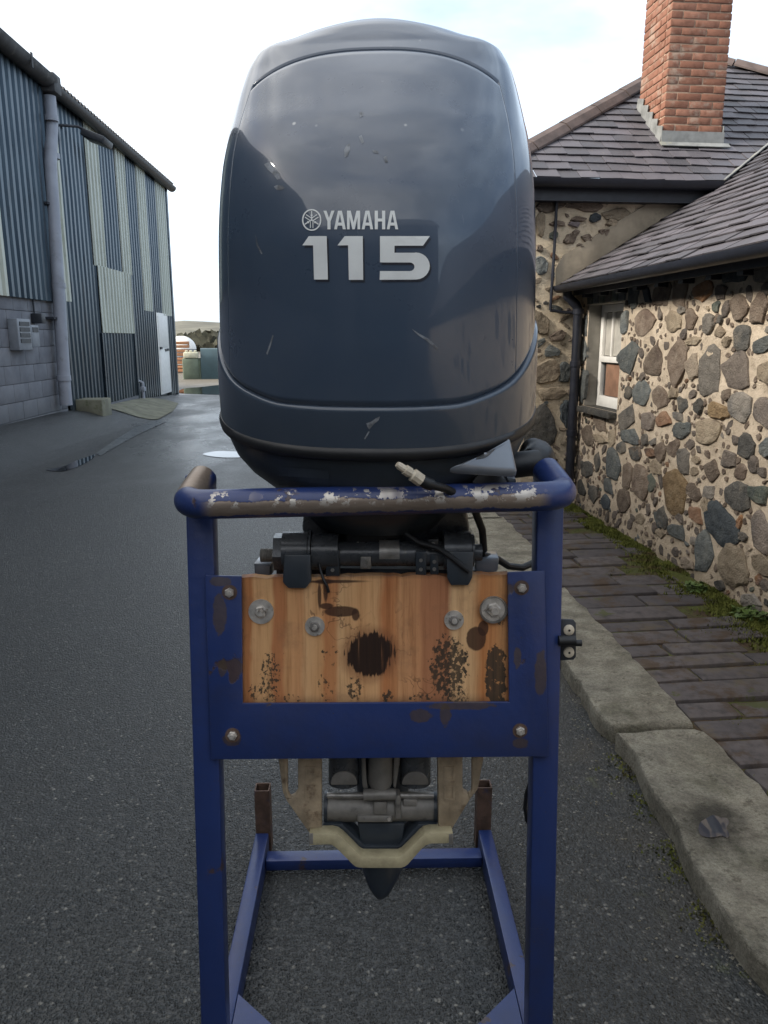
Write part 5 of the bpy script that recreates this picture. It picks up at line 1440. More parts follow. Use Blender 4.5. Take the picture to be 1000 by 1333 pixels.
# black latch on the outer side of the right leg
mm = MB(); mm.prism([LP(*p, -0.008) for p in ((730, 806), (747, 807), (750, 811), (750, 855), (747, 859), (730, 860))], -NO * 0.006, bev=0.001); la = mm.build('latch', MAT['dark_plastic'], stand)
mm = MB(); mm.tube([LP(727, 834, 0.004), LP(749, 834, 0.004)], 0.0085, 14); mm.tube([LP(748, 837, 0.004), LP(757, 837, 0.004)], 0.0055, 12); mm.build('latch_barrel', MAT['hose'], la)
for y in (820, 849):
    c = LP(740.5, y, -0.0078); mm = MB(); mm.tube([c, c + NO * 0.0025, c + NO * 0.004], [0.0092, 0.0088, 0.006], 18); w1 = mm.build('screw', MAT['decal_white'] if 'decal_white' in MAT else MAT['nozzle'], la)
    mm = MB(); c = c + NO * 0.0041; mm.tube([c, c + NO * 0.0003], 0.002, 10); mm.build('screw_socket', MAT['hose'], w1)
mm = MB(); mm.tube([LP(x, y, -0.05) for x, y in ((700, 1010), (690, 1019), (685, 1034), (683.5, 1052), (686, 1068), (692, 1078), (704, 1082))], 0.0034, 10); mm.build('cable', MAT['hose'], stand)

# ================================================================== outboard engine
EF = Frame((-0.0085, 1.38, 0), R(-3.5))
engine = tag(empty('outboard_engine', EF.loc, EF.rz), 'big glossy dark blue grey outboard boat engine clamped on the blue stand', 'engine')
def E(px, py, D): return EF.to(at_depth(px, py, D))

def pchip(tab):
    xs_ = [a for a, b in tab]; ys_ = [b for a, b in tab]; n = len(xs_)
    h = [xs_[i + 1] - xs_[i] for i in range(n - 1)]; d = [(ys_[i + 1] - ys_[i]) / h[i] for i in range(n - 1)]
    mS = [d[0]] + [0 if d[i - 1] * d[i] <= 0 else 2 * d[i - 1] * d[i] / (d[i - 1] + d[i]) for i in range(1, n - 1)] + [d[-1]]
    def f(x):
        if x <= xs_[0]: return ys_[0]
        if x >= xs_[-1]: return ys_[-1]
        i = 0
        while x > xs_[i + 1]: i += 1
        t = (x - xs_[i]) / h[i]
        return ((1 + 2 * t) * (1 - t) ** 2) * ys_[i] + t * (1 - t) ** 2 * h[i] * mS[i] + t * t * (3 - 2 * t) * ys_[i + 1] + t * t * (t - 1) * h[i] * mS[i + 1]
    return f
ZP, YP = 1.7905, -0.025
# dome: use q = sqrt(distance below the pole) for a round top
WS = 0.946
Wt0 = pchip([(1.10, 0.276), (1.14, 0.281), (1.20, 0.2815), (1.30, 0.279), (1.45, 0.2745), (1.55, 0.266), (1.604, 0.257), (1.664, 0.2425), (1.715, 0.2260), (1.740, 0.2110)])
Wt = lambda z: Wt0(z) * WS
Yf = pchip([(1.10, -0.250), (1.14, -0.258), (1.20, -0.266), (1.30, -0.271), (1.42, -0.268), (1.49, -0.258), (1.55, -0.240), (1.60, -0.213), (1.64, -0.180), (1.68, -0.147), (1.715, -0.113), (1.740, -0.088)])
Yb = pchip([(1.10, 0.40), (1.20, 0.42), (1.45, 0.41), (1.60, 0.36), (1.70, 0.27), (1.740, 0.22)])
Kz = pchip([(1.10, 0.22), (1.14, 0.22), (1.20, 0.20), (1.30, 0.14), (1.45, 0.07), (1.60, 0.02), (1.70, 0.0), (1.80, 0.0)])
dome_w = pchip([(0, 0), (0.083, 0.072), (0.136, 0.124), (0.172, 0.158), (0.200, 0.187), (0.2247, 0.2110)])
ZD = 1.740
def cowl_pt(phi, z0, n=2.5):
    s, c = math.sin(phi), math.cos(phi)
    if z0 > ZD:
        q = math.sqrt(max(0, ZP - z0)); wv = dome_w(q) * WS
        f = wv / (0.2110 * WS)
        yf, yb_ = YP + (-0.088 - YP) * f, YP + (0.22 - YP) * f
        k = 0; ysd = YP * (1 - f); n = 2.0 + 0.5 * f ** 2
    else: wv, yf, yb_, k, ysd = Wt(z0), Yf(z0), Yb(z0), Kz(z0), 0.0
    e = 2 / n
    x = wv * math.copysign(abs(s) ** e, s)
    y = ysd + ((yf - ysd) * abs(c) ** e if c >= 0 else (yb_ - ysd) * abs(c) ** e)
    z = z0 + k * (min(y, 0.12) - yf)
    if z0 > 1.70:                                   # soft shoulders beside the crown
        z += 0.004 * math.exp(-((abs(x) - 0.168) / 0.026) ** 2) * smooth(1.70, 1.735, z0)
    return Vector((x, y, z))
PS = R(52)
def z_low(phi):                                     # groove under the front panel, swept up at the sides
    a = abs(phi); return 1.203 + 0.012 * smooth(R(22), R(45), a) + 0.085 * smooth(R(38), R(95), a)
def z_top(phi):
    a = min(abs(phi), PS); return 1.7235 - 0.050 * (a / PS) ** 2.0
ZB = 1.140
ph = [-PS - R(1.2), -PS - R(0.55), -PS - R(0.2), -PS, -PS + R(0.2), -PS + R(0.55), -PS + R(1.2)]
fr = [-PS + R(1.2) + (2 * PS - R(2.4)) * i / 70 for i in range(1, 70)]
ph = ph + fr + [-a for a in ph[::-1]]
sd1 = [PS + R(1.2) + (R(100) - PS - R(1.2)) * i / 26 for i in range(1, 27)]
bk_ = [R(100) + R(160) * i / 24 for i in range(1, 24)]
PHI = ph + sd1 + bk_ + [2 * math.pi - a for a in sd1[::-1]]
NP_ = len(PHI)
ts = [i / 12 * 0.96 for i in range(12)] + [0.975, 0.988, 1.0, 1.006, 1.012, 1.02] + [1.02 + 0.955 * i / 52 for i in range(1, 53)] + [1.985, 1.993, 2.0, 2.012, 2.024, 2.04] + [2.04 + 0.955 * i / 40 for i in range(1, 41)]
def surf(phi, t):
    p = phi if phi <= math.pi else phi - 2 * math.pi
    if t <= 1: z0 = ZB + (z_low(p) - ZB) * t
    elif t <= 2: z0 = z_low(p) + (z_top(p) - z_low(p)) * (t - 1)
    else:
        u = t - 2; a = z_top(p); z0 = ZP - (ZP - a) * (1 - u) ** 2
    return cowl_pt(p, z0)
def ptof(phi, t): 
    p = phi if phi <= math.pi else phi - 2 * math.pi
    return p
GRID = []
for t in ts:
    row_ = []
    for a in PHI:
        p = surf(a, t); pa_ = ptof(a, t)
        d1 = surf(a + 0.01, t) - surf(a - 0.01, t); d2 = surf(a, min(2.999, t + 0.01)) - surf(a, max(0, t - 0.01))
        nn = d1.cross(d2)
        nn = nn.normalized() if nn.length > 1e-9 else Vector((0, 0, 1))
        cN = Vector((0, 0.05, 1.42)) - p
        if nn.dot(cN) > 0: nn = -nn
        off = 0.0
        if t < 1: off += 0.0045 * smooth(1.0, 0.972, t)
        if abs(t - 1) < 1e-6: off -= 0.0045
        if abs(t - 1.006) < 1e-6: off -= 0.003
        if abs(pa_) <= PS + 1e-6:
            if abs(t - 2) < 1e-6: off -= 0.0030
            if abs(t - 2) > 1e-6 and abs(t - 2.0) < 0.009: off -= 0.0012
        if 1.0 < t < 2.0 and abs(abs(pa_) - PS) < 1e-6: off -= 0.0030
        row_.append(p + nn * off)
    GRID.append(row_)
parts = {'front_panel': [], 'top_cover': [], 'lower_band': []}
for i in range(len(ts) - 1):
    tm = (ts[i] + ts[i + 1]) / 2
    for j in range(NP_):
        k = (j + 1) % NP_
        am = (PHI[j] + PHI[k]) / 2 if k else math.pi * 2 - PS - R(1.5)
        am = am if am <= math.pi else am - 2 * math.pi
        key = 'lower_band' if tm < 1 else ('front_panel' if tm < 2 and abs(am) < PS else 'top_cover')
        parts[key].append((i, j, k))
cowl_objs = {}
for key, fl in parts.items():
    bm = bmesh.new(); vm_ = {}
    def V_(i, j):
        if (i, j) not in vm_: vm_[(i, j)] = bm.verts.new(GRID[i][j])
        return vm_[(i, j)]
    for i, j, k in fl: bm.faces.new((V_(i, j), V_(i, k), V_(i + 1, k), V_(i + 1, j)))
    if key == 'top_cover':
        last = len(ts) - 1
        c = bm.verts.new(sum(GRID[last], Vector()) / NP_ + Vector((0, 0, 0.0002)))
        for j in range(NP_): bm.faces.new((V_(last, j), V_(last, (j + 1) % NP_), c))
    me = bpy.data.meshes.new(key); bm.to_mesh(me); bm.free()
    me.polygons.foreach_set('use_smooth', [True] * len(me.polygons))
    cowl_objs[key] = link(key, me, MAT['cowl_low'] if key == 'lower_band' else MAT['cowl'], engine)
front = cowl_objs['front_panel']
def loft(levels, nphi=96, n=2.5):
    """levels: (z, half width, front y, back y, shear)"""
    rows = []
    for z, wv, yf, yb_, k in levels:
        r_ = []; wv *= WS
        for i in range(nphi):
            a = 2 * math.pi * i / nphi; s, c = math.sin(a), math.cos(a); e = 2 / n
            x = wv * math.copysign(abs(s) ** e, s); y = (yf if c >= 0 else yb_) * abs(c) ** e
            r_.append(Vector((x, y, z + k * (min(y, 0.12) - yf))))
        rows.append(r_)
    mm = MB(); V = mm.grid(rows, close=True); mm.bm.faces.new(V[0]); mm.bm.faces.new(V[-1][::-1]); return mm
loft([(1.144, 0.279, -0.257, 0.40, 0.22), (1.1415, 0.2865, -0.2645, 0.405, 0.22), (1.134, 0.2885, -0.2665, 0.405, 0.22), (1.126, 0.2865, -0.2645, 0.405, 0.22), (1.122, 0.279, -0.256, 0.40, 0.22)]).build('cowl_seal', MAT['rubber'], engine, ang=60)
pan = loft([(1.1225, 0.276, -0.252, 0.39, 0.22), (1.108, 0.272, -0.249, 0.38, 0.21), (1.09, 0.262, -0.244, 0.36, 0.19), (1.07, 0.240, -0.232, 0.33, 0.16), (1.05, 0.205, -0.215, 0.30, 0.12), (1.02, 0.155, -0.195, 0.27, 0.06), (0.985, 0.125, -0.165, 0.24, 0.0)]).build('lower_pan', MAT['pan'], engine, ang=60)

def bvh(o):
    bm = bmesh.new(); bm.from_mesh(o.data); t = BVHTree.FromBMesh(bm); bm.free(); return t
TF, TP = bvh(front), bvh(pan)
def on_surf(tree, px, py, lift):
    o = EF.to(EYE); d = (EF.i.to_3x3() @ ray(px, py)).normalized()
    p, n_, _, _ = tree.ray_cast(o, d)
    if p is None: return E(px, py, 1.12)
    if n_.dot(d) > 0: n_ = -n_
    return p + n_ * lift
def decal(name, polys, tree, lift, mat, parent, cuts=2, thick=0.0):
    bm = bmesh.new()
    for poly in polys:
        f = bm.faces.new([bm.verts.new((x, y, 0)) for x, y in poly])
    bm.normal_update()
    bmesh.ops.triangulate(bm, faces=bm.faces[:])
    bmesh.ops.subdivide_edges(bm, edges=bm.edges[:], cuts=cuts, use_grid_fill=True)
    for v in bm.verts: v.co = on_surf(tree, v.co.x, v.co.y, lift)
    bmesh.ops.recalc_face_normals(bm, faces=bm.faces[:])
    me = bpy.data.meshes.new(name); bm.to_mesh(me); bm.free()
    return link(name, me, mat, parent)
Z5 = lambda pts: [(380 + x / 5, 260 + y / 5) for x, y in pts]
one_a = [(70, 298), (112, 238), (228, 238), (236, 520), (146, 520), (140, 298)]
one_b = [(298, 298), (345, 238), (462, 238), (465, 522), (372, 522), (367, 298)]
def arc(cx, cy, rx, ry, a0, a1, n=9): return [(cx + rx * math.cos(R(a0 + (a1 - a0) * i / n)), cy + ry * math.sin(R(a0 + (a1 - a0) * i / n))) for i in range(n + 1)]
five = [(574, 238), (897, 238), (853, 300), (668, 300), (668, 346), (800, 346)] + arc(806, 432, 91, 88, -90, 88, 12) + [(572, 522), (574, 465), (762, 465)] + arc(768, 437, 30, 28, 90, -90, 7) + [(762, 409), (574, 409)]
for nm, pl_ in (('numeral', one_a), ('numeral', one_b), ('numeral', five)):
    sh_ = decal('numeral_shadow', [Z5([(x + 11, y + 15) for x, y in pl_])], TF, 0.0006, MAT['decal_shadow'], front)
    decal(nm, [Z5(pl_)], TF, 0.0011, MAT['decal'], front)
Aleft = [(0, 0), (0.25, 0), (0.31, 0.2), (0.5, 0.2), (0.5, 0.36), (0.355, 0.36), (0.5, 0.82), (0.5, 1), (0.33, 1)]
GL = {'A': [Aleft, [(1 - x, y) for x, y in Aleft][::-1]],
      'M': [[(0, 0), (.2, 0), (.2, .66), (.41, 0), (.59, 0), (.8, .66), (.8, 0), (1, 0), (1, 1), (.72, 1), (.5, .36), (.28, 1), (0, 1)]],
      'Y': [[(.36, 0), (.64, 0), (.64, .42), (1, 1), (.72, 1), (.5, .62), (.28, 1), (0, 1), (.36, .42)]],
      'H': [[(0, 0), (.3, 0), (.3, .42), (.7, .42), (.7, 0), (1, 0), (1, 1), (.7, 1), (.7, .58), (.3, .58), (.3, 1), (0, 1)]]}
for ch, x0, x1 in (('Y', 207, 279), ('A', 276, 352), ('M', 360, 445), ('A', 455, 530), ('H', 540, 608), ('A', 618, 692)):
    yb0, yt = 194, 73
    decal('letter', [Z5([(x0 + (x1 - x0) * a, yb0 + (yt - yb0) * b) for a, b in pl_]) for pl_ in GL[ch]], TF, 0.0011, MAT['decal'], front, cuts=1)
TB, TT = bvh(cowl_objs['lower_band']), bvh(cowl_objs['top_cover'])
for tree_, par_, pl_ in ((TF, front, [(344, 214), (351, 211), (357, 217), (364, 226), (366, 233), (361, 234), (356, 227), (349, 221)]), (TF, front, [(357, 243), (361, 241), (368, 242), (371, 245), (366, 248), (360, 247)]),
                         (TF, front, [(448, 196), (451, 189), (455, 187), (456, 194), (453, 203), (449, 205)]), (TF, front, [(467, 178), (471, 176), (474, 185), (471, 188)]), (TF, front, [(468, 147), (472, 146), (473, 151), (469, 153)]),
                         (TF, front, [(485, 195), (492, 197), (493, 200), (486, 199)]), (TF, front, [(499, 205), (503, 203), (505, 211), (502, 212)]), (TF, front, [(536, 428), (545, 434), (558, 441), (571, 453), (569, 455), (556, 444), (544, 436)]),
                         (TF, front, [(347, 460), (352, 446), (355, 436), (356.5, 437), (353, 450), (348.5, 462)]), (TF, front, [(333, 305), (336, 318), (342, 330), (340.5, 331), (334.5, 319)]),
                         (TB, cowl_objs['lower_band'], [(477, 551), (483, 549), (490, 544), (495, 542), (493, 547), (487, 552), (481, 559), (479, 557)]), (TB, cowl_objs['lower_band'], [(474, 571), (480, 561), (481.5, 562), (475.5, 572)])):
    decal('scuff', [pl_], tree_, 0.0005, MAT['scuff'], par_, cuts=1)
# round emblem: ring with three crossed tuning forks
rc = (131, 133)
ring = []
for i in range(28):
    a, b = 2 * math.pi * i / 28, 2 * math.pi * (i + 1) / 28
    ring.append([(rc[0] + 63 * math.cos(a), rc[1] + 71 * math.sin(a)), (rc[0] + 63 * math.cos(b), rc[1] + 71 * math.sin(b)), (rc[0] + 54 * math.cos(b), rc[1] + 62 * math.sin(b)), (rc[0] + 54 * math.cos(a), rc[1] + 62 * math.sin(a))])
decal('emblem_ring', [Z5(r_) for r_ in ring], TF, 0.0011, MAT['decal'], front, cuts=0)
for q_, a in enumerate((-90, 30, 150)):
    ca, sa = math.cos(R(a)), math.sin(R(a))
    def rt(u, v): return (rc[0] + (u * ca - v * sa) * 0.92, rc[1] + (u * sa + v * ca) * 1.04)
    pl_ = [[rt(0, -3), rt(56, -3), rt(56, 3), rt(0, 3)], [rt(24, -6), rt(34, -6), rt(34, 6), rt(24, 6)]]
    pl_ = [[rt(0, -3), rt(24, -3), rt(24, -7), rt(33, -7), rt(33, -3.5), rt(56, -3.5), rt(56, 3.5), rt(33, 3.5), rt(33, 7), rt(24, 7), rt(24, 3), rt(0, 3)],
           [rt(0, -12), rt(0, -6), rt(-50, -6), rt(-50, -12)], [rt(0, 6), rt(0, 12), rt(-50, 12), rt(-50, 6)], [rt(0, -6), rt(4, -6), rt(4, 6), rt(0, 6)]]
    decal('emblem_fork', [Z5(r_) for r_ in pl_], TF, 0.0012 + 0.00015 * q_, MAT['decal'], front, cuts=0)
# access panel on the pan
mm_ = decal('access_panel', [[(363, 607), (428, 611), (431, 640), (364, 636)]], TP, 0.0022, MAT['pan'], engine, cuts=4)
# fairing with latch on the right of the pan
tp_ = [E(583, 607, 1.105), E(674, 613, 1.125), E(664, 567, 1.170), E(634, 590, 1.122)]
dn = Vector((0, 0.010, -0.0145))
mm = MB(); A_ = [mm.bm.verts.new(p) for p in tp_]; B_ = [mm.bm.verts.new(p + dn) for p in tp_]
mm.bm.faces.new(A_); mm.bm.faces.new(B_[::-1])
for i in range(4): mm.bm.faces.new((A_[i], B_[i], B_[(i + 1) % 4], A_[(i + 1) % 4]))
bmesh.ops.bevel(mm.bm, geom=mm.bm.edges[:], offset=0.006, segments=3, profile=0.5, affect='EDGES')
mm.build('fairing', MAT['fairing'], engine, ang=40)
mm = MB(); mm.prism([E(600, 619, 1.182), E(673, 622, 1.187), E(670, 648, 1.19), E(606, 648, 1.182)], (0, 0.10, 0), bev=0.006); mm.build('fairing_base', MAT['pan'], engine)
mm = MB(); c = E(636, 637, 1.176); mm.tube([c, c + Vector((0, -0.006, 0.002)), c + Vector((0, -0.012, 0.003)), c + Vector((0, -0.016, 0.004))], [0.030, 0.030, 0.027, 0.016], 28); mm.tube([c + Vector((0, 0.03, 0)), c + Vector((0, 0.001, 0))], 0.034, 28)
mm.build('round_cap', MAT['hose'], engine, ang=40)
mm = MB(); mm.tube([E(660, 606, 1.30), E(673, 605, 1.30), E(700, 602, 1.31)], 0.0225, 20); mm.build('hose_stub', MAT['hose'], engine)
mm = MB(); mm.tube([E(690, 602, 1.315), E(697, 601, 1.32), E(702, 597, 1.34), E(700, 592, 1.37), E(692, 588, 1.39)], [0.0235, 0.0275, 0.0285, 0.0275, 0.026], 24); mm.build('hose_elbow', MAT['hose'], engine, ang=60)
# hose with a pale fitting
mm = MB(); mm.tube([E(517, 604, 1.095), E(520, 606.5, 1.096), E(526.5, 610.5, 1.098), E(527, 611, 1.098), E(534, 615.5, 1.1), E(534.5, 616, 1.1), E(537, 617.5, 1.1), E(537.5, 618, 1.1), E(548, 625.5, 1.104), E(549, 626, 1.104)], [0.0042, 0.0058, 0.0058, 0.0078, 0.0078, 0.0068, 0.0068, 0.0100, 0.0100, 0.0085], 10)
mm.build('hose_fitting', MAT['nozzle'], engine, ang=30)
mm = MB(); mm.tube([E(547, 624.5, 1.104), E(556, 629, 1.106), E(562, 631, 1.11), E(563, 631.5, 1.11), E(580, 636, 1.12), E(598, 645, 1.15), E(618, 664, 1.19), E(628, 690, 1.225), E(630, 716, 1.262)], [0.0088, 0.0092, 0.0092, 0.0066, 0.0062, 0.0062, 0.0062, 0.0062, 0.0062], 12); mm.build('fuel_hose', MAT['hose'], engine)

# ------- swivel head, tilt tube and clamps above the board
k2 = 1.285 / 1000
DT = 1.238
def xtube(x0, x1, y, r, D=DT, seg=24, rr=None):
    mm = MB(); mm.tube([E(x0, y, D), E(x1, y, D)], rr or r * k2, seg); return mm
mm = MB(); mm.prism([E(*p, 1.262) for p in ((398, 640), (604, 640), (612, 692), (596, 716), (418, 716), (392, 692))], (0, 0.22, 0), bev=0.008); mm.build('swivel_head', MAT['dark_metal'], engine)
mm = MB(); mm.prism([E(*p, 1.238) for p in ((452, 672), (520, 672), (530, 690), (522, 700), (500, 703), (486, 716), (458, 718), (450, 704))], (0, 0.04, 0), bev=0.004); mm.build('steering_plate', MAT['hose'], engine)
xtube(402, 585, 721, 16).build('tilt_tube', MAT['dark_metal'], engine)
xtube(494, 520, 719, 16.4).build('tube_wear_band', MAT['nozzle'] if False else MAT['stud'], engine)
for x0, x1, r_ in ((369, 402, 26), (403, 406, 27.5), (407, 441, 24)): xtube(x0, x1, 718, r_).build('tilt_barrel', MAT['dark_metal'], engine)
xtube(358, 369, 718, 25, seg=6).build('tilt_nut', MAT['dark_metal'], engine, ang=20)
th = MB()
for i in range(9): th.tube([E(339.5 + i * 2.1, 723, DT), E(340.6 + i * 2.1, 723, DT), E(341.6 + i * 2.1, 723, DT)], [8.2 * k2, 9.2 * k2, 8.2 * k2], 16)
th.build('threaded_end', MAT['stud'], engine, ang=20)
for x0, x1, r_ in ((577, 612, 25), (613, 616, 22)): xtube(x0, x1, 716, r_).build('tilt_barrel', MAT['dark_metal'], engine)
xtube(616, 627, 719, 11).build('tilt_nut', MAT['dark_metal'], engine, ang=20)
for pl_ in (((370, 722), (404, 722), (405, 757), (398, 766), (375, 766), (368, 758)), ((581, 718), (617, 718), (615, 752), (610, 762), (587, 762), (582, 752))):
    mm = MB(); mm.prism([EF.to(SF.m @ LP(*p, 0.006)) for p in pl_], (0, 0.009, -0.001), bev=0.002); mm.build('clamp_jaw', MAT['pan'], engine)
for (x, y) in ((386, 728), (418, 732)):
    c = E(x, y, 1.212); mm = MB(); mm.tube([c + Vector((0, 0.012, 0)), c], 6 * k2, 16); mm.build('grease_plug', MAT['hose'], engine)
for x, y, m_ in ((471, 684, 'stud'), (500, 690.5, 'stud'), (466, 709.5, 'steel')):
    c = E(x, y, 1.236); mm = MB(); mm.tube([c + Vector((0, 0.01, 0)), c, c + Vector((0, -0.003, 0))], [4 * k2, 4 * k2, 2.6 * k2], 14); mm.build('bolt_head', MAT[m_], engine)
for x0, y0, x1, y1, D, m_, nm in ((424, 716, 442, 752, 1.214, 'pan', 'clip'), (469, 725, 483, 741, 1.214, 'stud', 'earth_tag'), (541, 718, 555, 750, 1.214, 'pan', 'clip'), (557, 702, 571, 718, 1.212, 'hose', 'clip'), (560, 722, 571, 748, 1.216, 'pan', 'clip')):
    mm = MB(); mm.prism([E(x0, y0, D), E(x1, y0, D), E(x1, y1, D), E(x0, y1, D)], (0, 0.014, 0), bev=0.0018); ob = mm.build(nm, MAT[m_], engine)
    for f in (0.35, 0.72):
        c = E((x0 + x1) / 2, y0 + (y1 - y0) * f, D - 0.001); mm = MB(); mm.tube([c, c + Vector((0, -0.002, 0))], 2.4 * k2, 10); mm.build('clip_screw', MAT['stud'], ob)
for pl_ in (((330, 733), (352, 735), (352, 752), (332, 752)), ((618, 730), (650, 726), (648, 744), (620, 750))):
    mm = MB(); mm.prism([E(*p, 1.25) for p in pl_], (0, 0.05, 0), bev=0.003); mm.build('side_tray', MAT['fairing'], engine)
mm = MB(); mm.box(E(490, 745, 1.262), (0.34, 0.03, 0.022)); mm.build('clamp_beam', MAT['pan'], engine)
mm = MB(); mm.tube([E(x, y, d) for x, y, d in ((520, 688, 1.225), (545, 706, 1.212), (570, 713, 1.206), (590, 727, 1.198), (611, 744, 1.196))], 0.0048, 10); mm.build('control_cable', MAT['hose'], engine)
mm = MB(); mm.tube([E(x, y, d) for x, y, d in ((628, 722, 1.27), (648, 728, 1.29), (662, 737, 1.30), (680, 739, 1.31), (696, 732, 1.32), (712, 720, 1.34))], 0.0062, 10); mm.build('wiring_loom', MAT['hose'], engine)
mm = MB(); mm.tube([E(x, y, d) for x, y, d in ((415, 733, 1.208), (418, 745, 1.206), (422, 756, 1.1965), (426, 763, 1.1962), (428, 771, 1.197))], 0.0024, 8); mm.build('tie_cord', MAT['hose'], engine)

# ------- clamp bracket legs, trim gear and anode under the board
Z3 = lambda x, y: (340 + x / 3.125, 970 + y / 3.125)
def EL(x, y, off): return EF.to(SF.m @ LP(x, y, off))
OB = -0.062
TUE = EF.i.to_3x3() @ (SF.m.to_3x3() @ TU); NOE = EF.i.to_3x3() @ (SF.m.to_3x3() @ NO)
def zprism(pts, off, dep, bev=0.002):
    mm = MB(); mm.prism([EL(*Z3(*p), off) for p in pts], -NOE * dep, bev=bev); return mm
arm_l = ([(148, -240), (245, -240), (247, 350), (240, 357), (195, 357), (100, 222), (125, 216), (140, 205), (150, 188)], [(30, -240), (80, -240), (108, 60), (108, 188), (116, 207), (125, 216), (100, 222), (88, 190)])
arm_r = ([(715, -240), (822, -240), (820, 60), (820, 175), (826, 192), (842, 200), (850, 222), (775, 345), (768, 352), (728, 352), (722, 345)], [(862, -240), (915, -240), (905, 55), (882, 180), (850, 222), (842, 200), (856, 192), (858, 175), (858, 60)])
for arm in (arm_l, arm_r):
    o = None
    for i, pl_ in enumerate(arm):
        mm = zprism(pl_, OB, 0.018 if i == 0 else 0.012); o = mm.build('clamp_bracket', MAT['tan_metal'], engine, ang=30)
for x0, x1 in ((178, 220), (745, 788)):
    for y0, y1 in ((88, 146), (164, 226)):
        mm = MB()
        for pl_ in ([(x0, y0), (x1, y0), (x1, y0 + 7), (x0, y0 + 7)], [(x0, y1 - 7), (x1, y1 - 7), (x1, y1), (x0, y1)], [(x0, y0 + 7.5), (x0 + 7, y0 + 7.5), (x0 + 7, y1 - 7.5), (x0, y1 - 7.5)], [(x1 - 7, y0 + 7.5), (x1, y0 + 7.5), (x1, y1 - 7.5), (x1 - 7, y1 - 7.5)]):
            mm.prism([EL(*Z3(*p), OB + 0.0022) for p in pl_], -NOE * 0.003)
        mm.build('adjuster_boss', MAT['tan_metal'], engine, smooth=False)
an = [(195, 362), (290, 360), (312, 366), (332, 380), (400, 448), (415, 457), (560, 457), (575, 450), (650, 374), (665, 362), (690, 356), (780, 355), (781, 400), (692, 402), (672, 408), (655, 422), (598, 486), (585, 496), (568, 501), (402, 501), (386, 497), (372, 486), (306, 420), (290, 408), (270, 405), (195, 408)]
zprism(an, -0.040, 0.030, 0.0015).build('anode', MAT['anode'], engine, ang=30)
for xr in ((195, 212), (764, 781)):
    zprism([(xr[0], 362), (xr[1], 362), (xr[1], 404), (xr[0], 404)], -0.0392, 0.004, 0.0008).build('anode_stop', MAT['stud'], engine)
zprism([(252, 318), (330, 322), (420, 410), (560, 410), (640, 322), (716, 318), (716, 352), (680, 356), (640, 378), (565, 455), (410, 455), (330, 378), (290, 360), (252, 356)], -0.074, 0.05, 0.002).build('anode_carrier', MAT['pan'], engine, ang=30)
OC = -0.10
kz = 1.33 / 3125
def ztube(pts, r, off, seg=22):
    mm = MB(); mm.tube([EL(*Z3(*p), off) for p in pts], [q * kz for q in r] if isinstance(r, (list, tuple)) else r * kz, seg); return mm
for cx in (337, 627):
    ztube([(cx, -240), (cx, 150)], 66, OC).build('trim_cylinder', MAT['dark_metal'], engine)
    mm = MB()                                           # bright domed end
    rows = []
    for i in range(7):
        a = math.pi / 2 * i / 6
        rows.append([EL(*Z3(cx + 54 * math.cos(a) * math.cos(t), 140 - 34 * math.sin(a) + (4 if math.sin(t) < 0 else 20) * math.cos(a) * math.sin(t)), OC + 0.036 * (0.9 + 0.1 * math.sin(a))) for t in [2 * math.pi * j / 20 for j in range(20)]])
    pts = [(cx - 54, 163)] + [(cx + 54 * math.cos(R(180 + 180 * j / 14)) , 163 - 55 * abs(math.sin(R(180 * j / 14))) ** 0.8) for j in range(1, 14)] + [(cx + 54, 163)]
    zprism(pts, OC + 0.031, 0.006, 0.002).build('trim_rod_end', MAT['grey_metal'], engine)
ztube([(485, -240), (485, 150), (485, 178)], [52, 52, 36], OC + 0.014).build('tilt_cylinder', MAT['grey_metal'], engine)
for pl_ in ([(398, -240), (420, -240), (428, 130), (436, 180), (415, 180), (410, 150)], [(548, -240), (572, -240), (566, 60), (556, 130), (548, 180), (536, 172)]):
    zprism(pl_, OC + 0.022, 0.03, 0.003).build('cylinder_rib', MAT['grey_metal'], engine)
ztube([(268, 252), (702, 248)], 60, OC).build('pivot_housing', MAT['grey_metal'], engine)
ztube([(268, 205), (702, 205)], 13, OC + 0.018).build('pivot_rod', MAT['stud'], engine)
ztube([(258, 250), (272, 250)], 66, OC).build('pivot_flange', MAT['pan'], engine); ztube([(698, 250), (718, 250)], 66, OC).build('pivot_flange', MAT['pan'], engine)
ztube([(416, 202), (548, 200)], 24, OC + 0.028).build('pivot_cap', MAT['grey_metal'], engine)
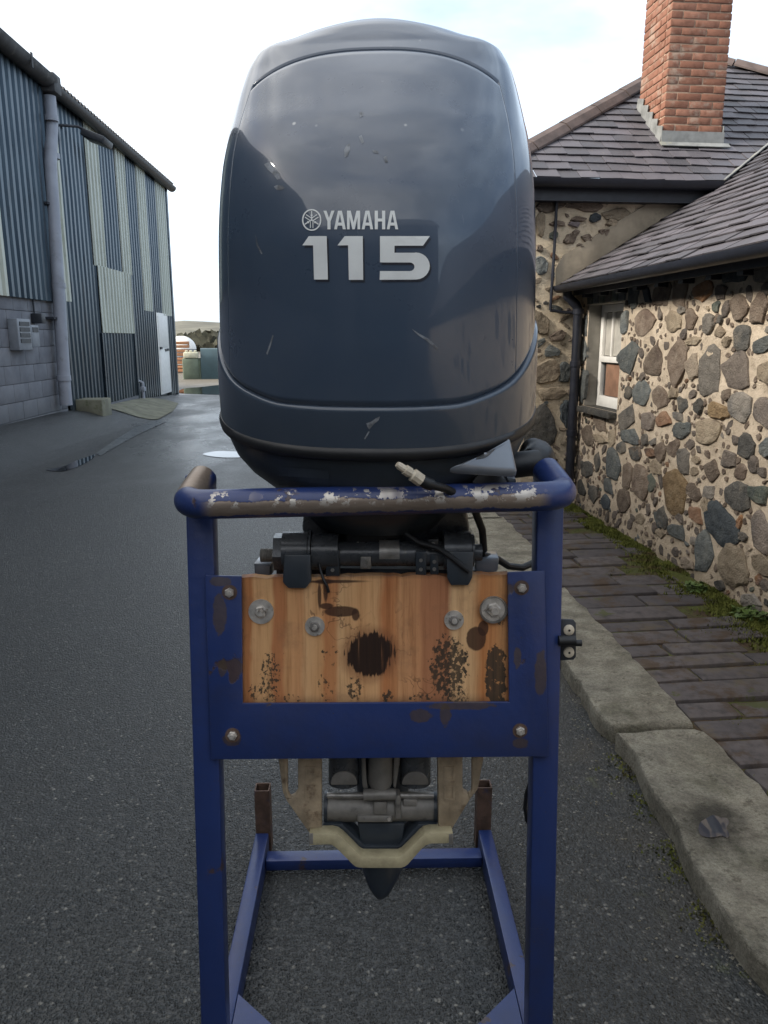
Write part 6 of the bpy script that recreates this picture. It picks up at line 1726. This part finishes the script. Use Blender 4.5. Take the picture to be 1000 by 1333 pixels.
zprism([(458, 232), (512, 232), (512, 284), (458, 284)], OC + 0.030, 0.012, 0.003).build('valve_block', MAT['grey_metal'], engine)
zprism([(578, 222), (634, 222), (634, 250), (578, 250)], OC + 0.027, 0.01, 0.002).build('cast_label', MAT['grey_metal'], engine)
zprism([(543, 205), (568, 205), (572, 304), (545, 304)], OC + 0.032, 0.03, 0.004).build('pivot_lug', MAT['grey_metal'], engine)
zprism([(390, 288), (532, 288), (536, 316), (392, 316)], OC + 0.030, 0.03, 0.003).build('lower_lug', MAT['grey_metal'], engine)
c = EL(*Z3(520, 300), OC + 0.032); mm = MB(); mm.tube([c, c + NOE * 0.003], 7 * kz, 10); mm.build('bolt_head', MAT['steel'], engine)
# leg of the engine and pointed gearcase nose
def leglevel(px0, px1, py, D, y0, y1, n=20):
    a, b = E(px0, py, D), E(px1, py, D); cx = (a.x + b.x) / 2; hw = (b.x - a.x) / 2
    return [Vector((cx + hw * math.copysign(abs(math.sin(t)) ** 0.75, math.sin(t)), (a.y + (y1 - y0) / 2) - (y1 - y0) / 2 * math.cos(t), a.z)) for t in [2 * math.pi * i / n for i in range(n)]]
mm = MB()
rows = [leglevel(430, 556, 900, 1.30, 0, 0.22), leglevel(462, 530, 1062, 1.27, 0, 0.16), leglevel(464, 529, 1100, 1.255, 0, 0.13), leglevel(466, 524, 1125, 1.245, 0, 0.12), leglevel(466, 526, 1138, 1.240, 0, 0.10), leglevel(469, 523, 1147, 1.236, 0, 0.09), leglevel(473, 518, 1156, 1.234, 0, 0.08), leglevel(477, 513, 1163, 1.234, 0, 0.07), leglevel(482, 509, 1168, 1.236, 0.0, 0.055), leglevel(488, 502, 1171, 1.24, 0.006, 0.04)]
V = mm.grid(rows, close=True); mm.bm.faces.new(V[0]); mm.bm.faces.new(V[-1][::-1])
mm.build('gearcase', MAT['pan'], engine, ang=50)
zprism([(392, 318), (586, 318), (572, 414), (406, 416)], -0.080, 0.04, 0.004).build('midsection_cover', MAT['fairing'] if False else MAT['pan'], engine)
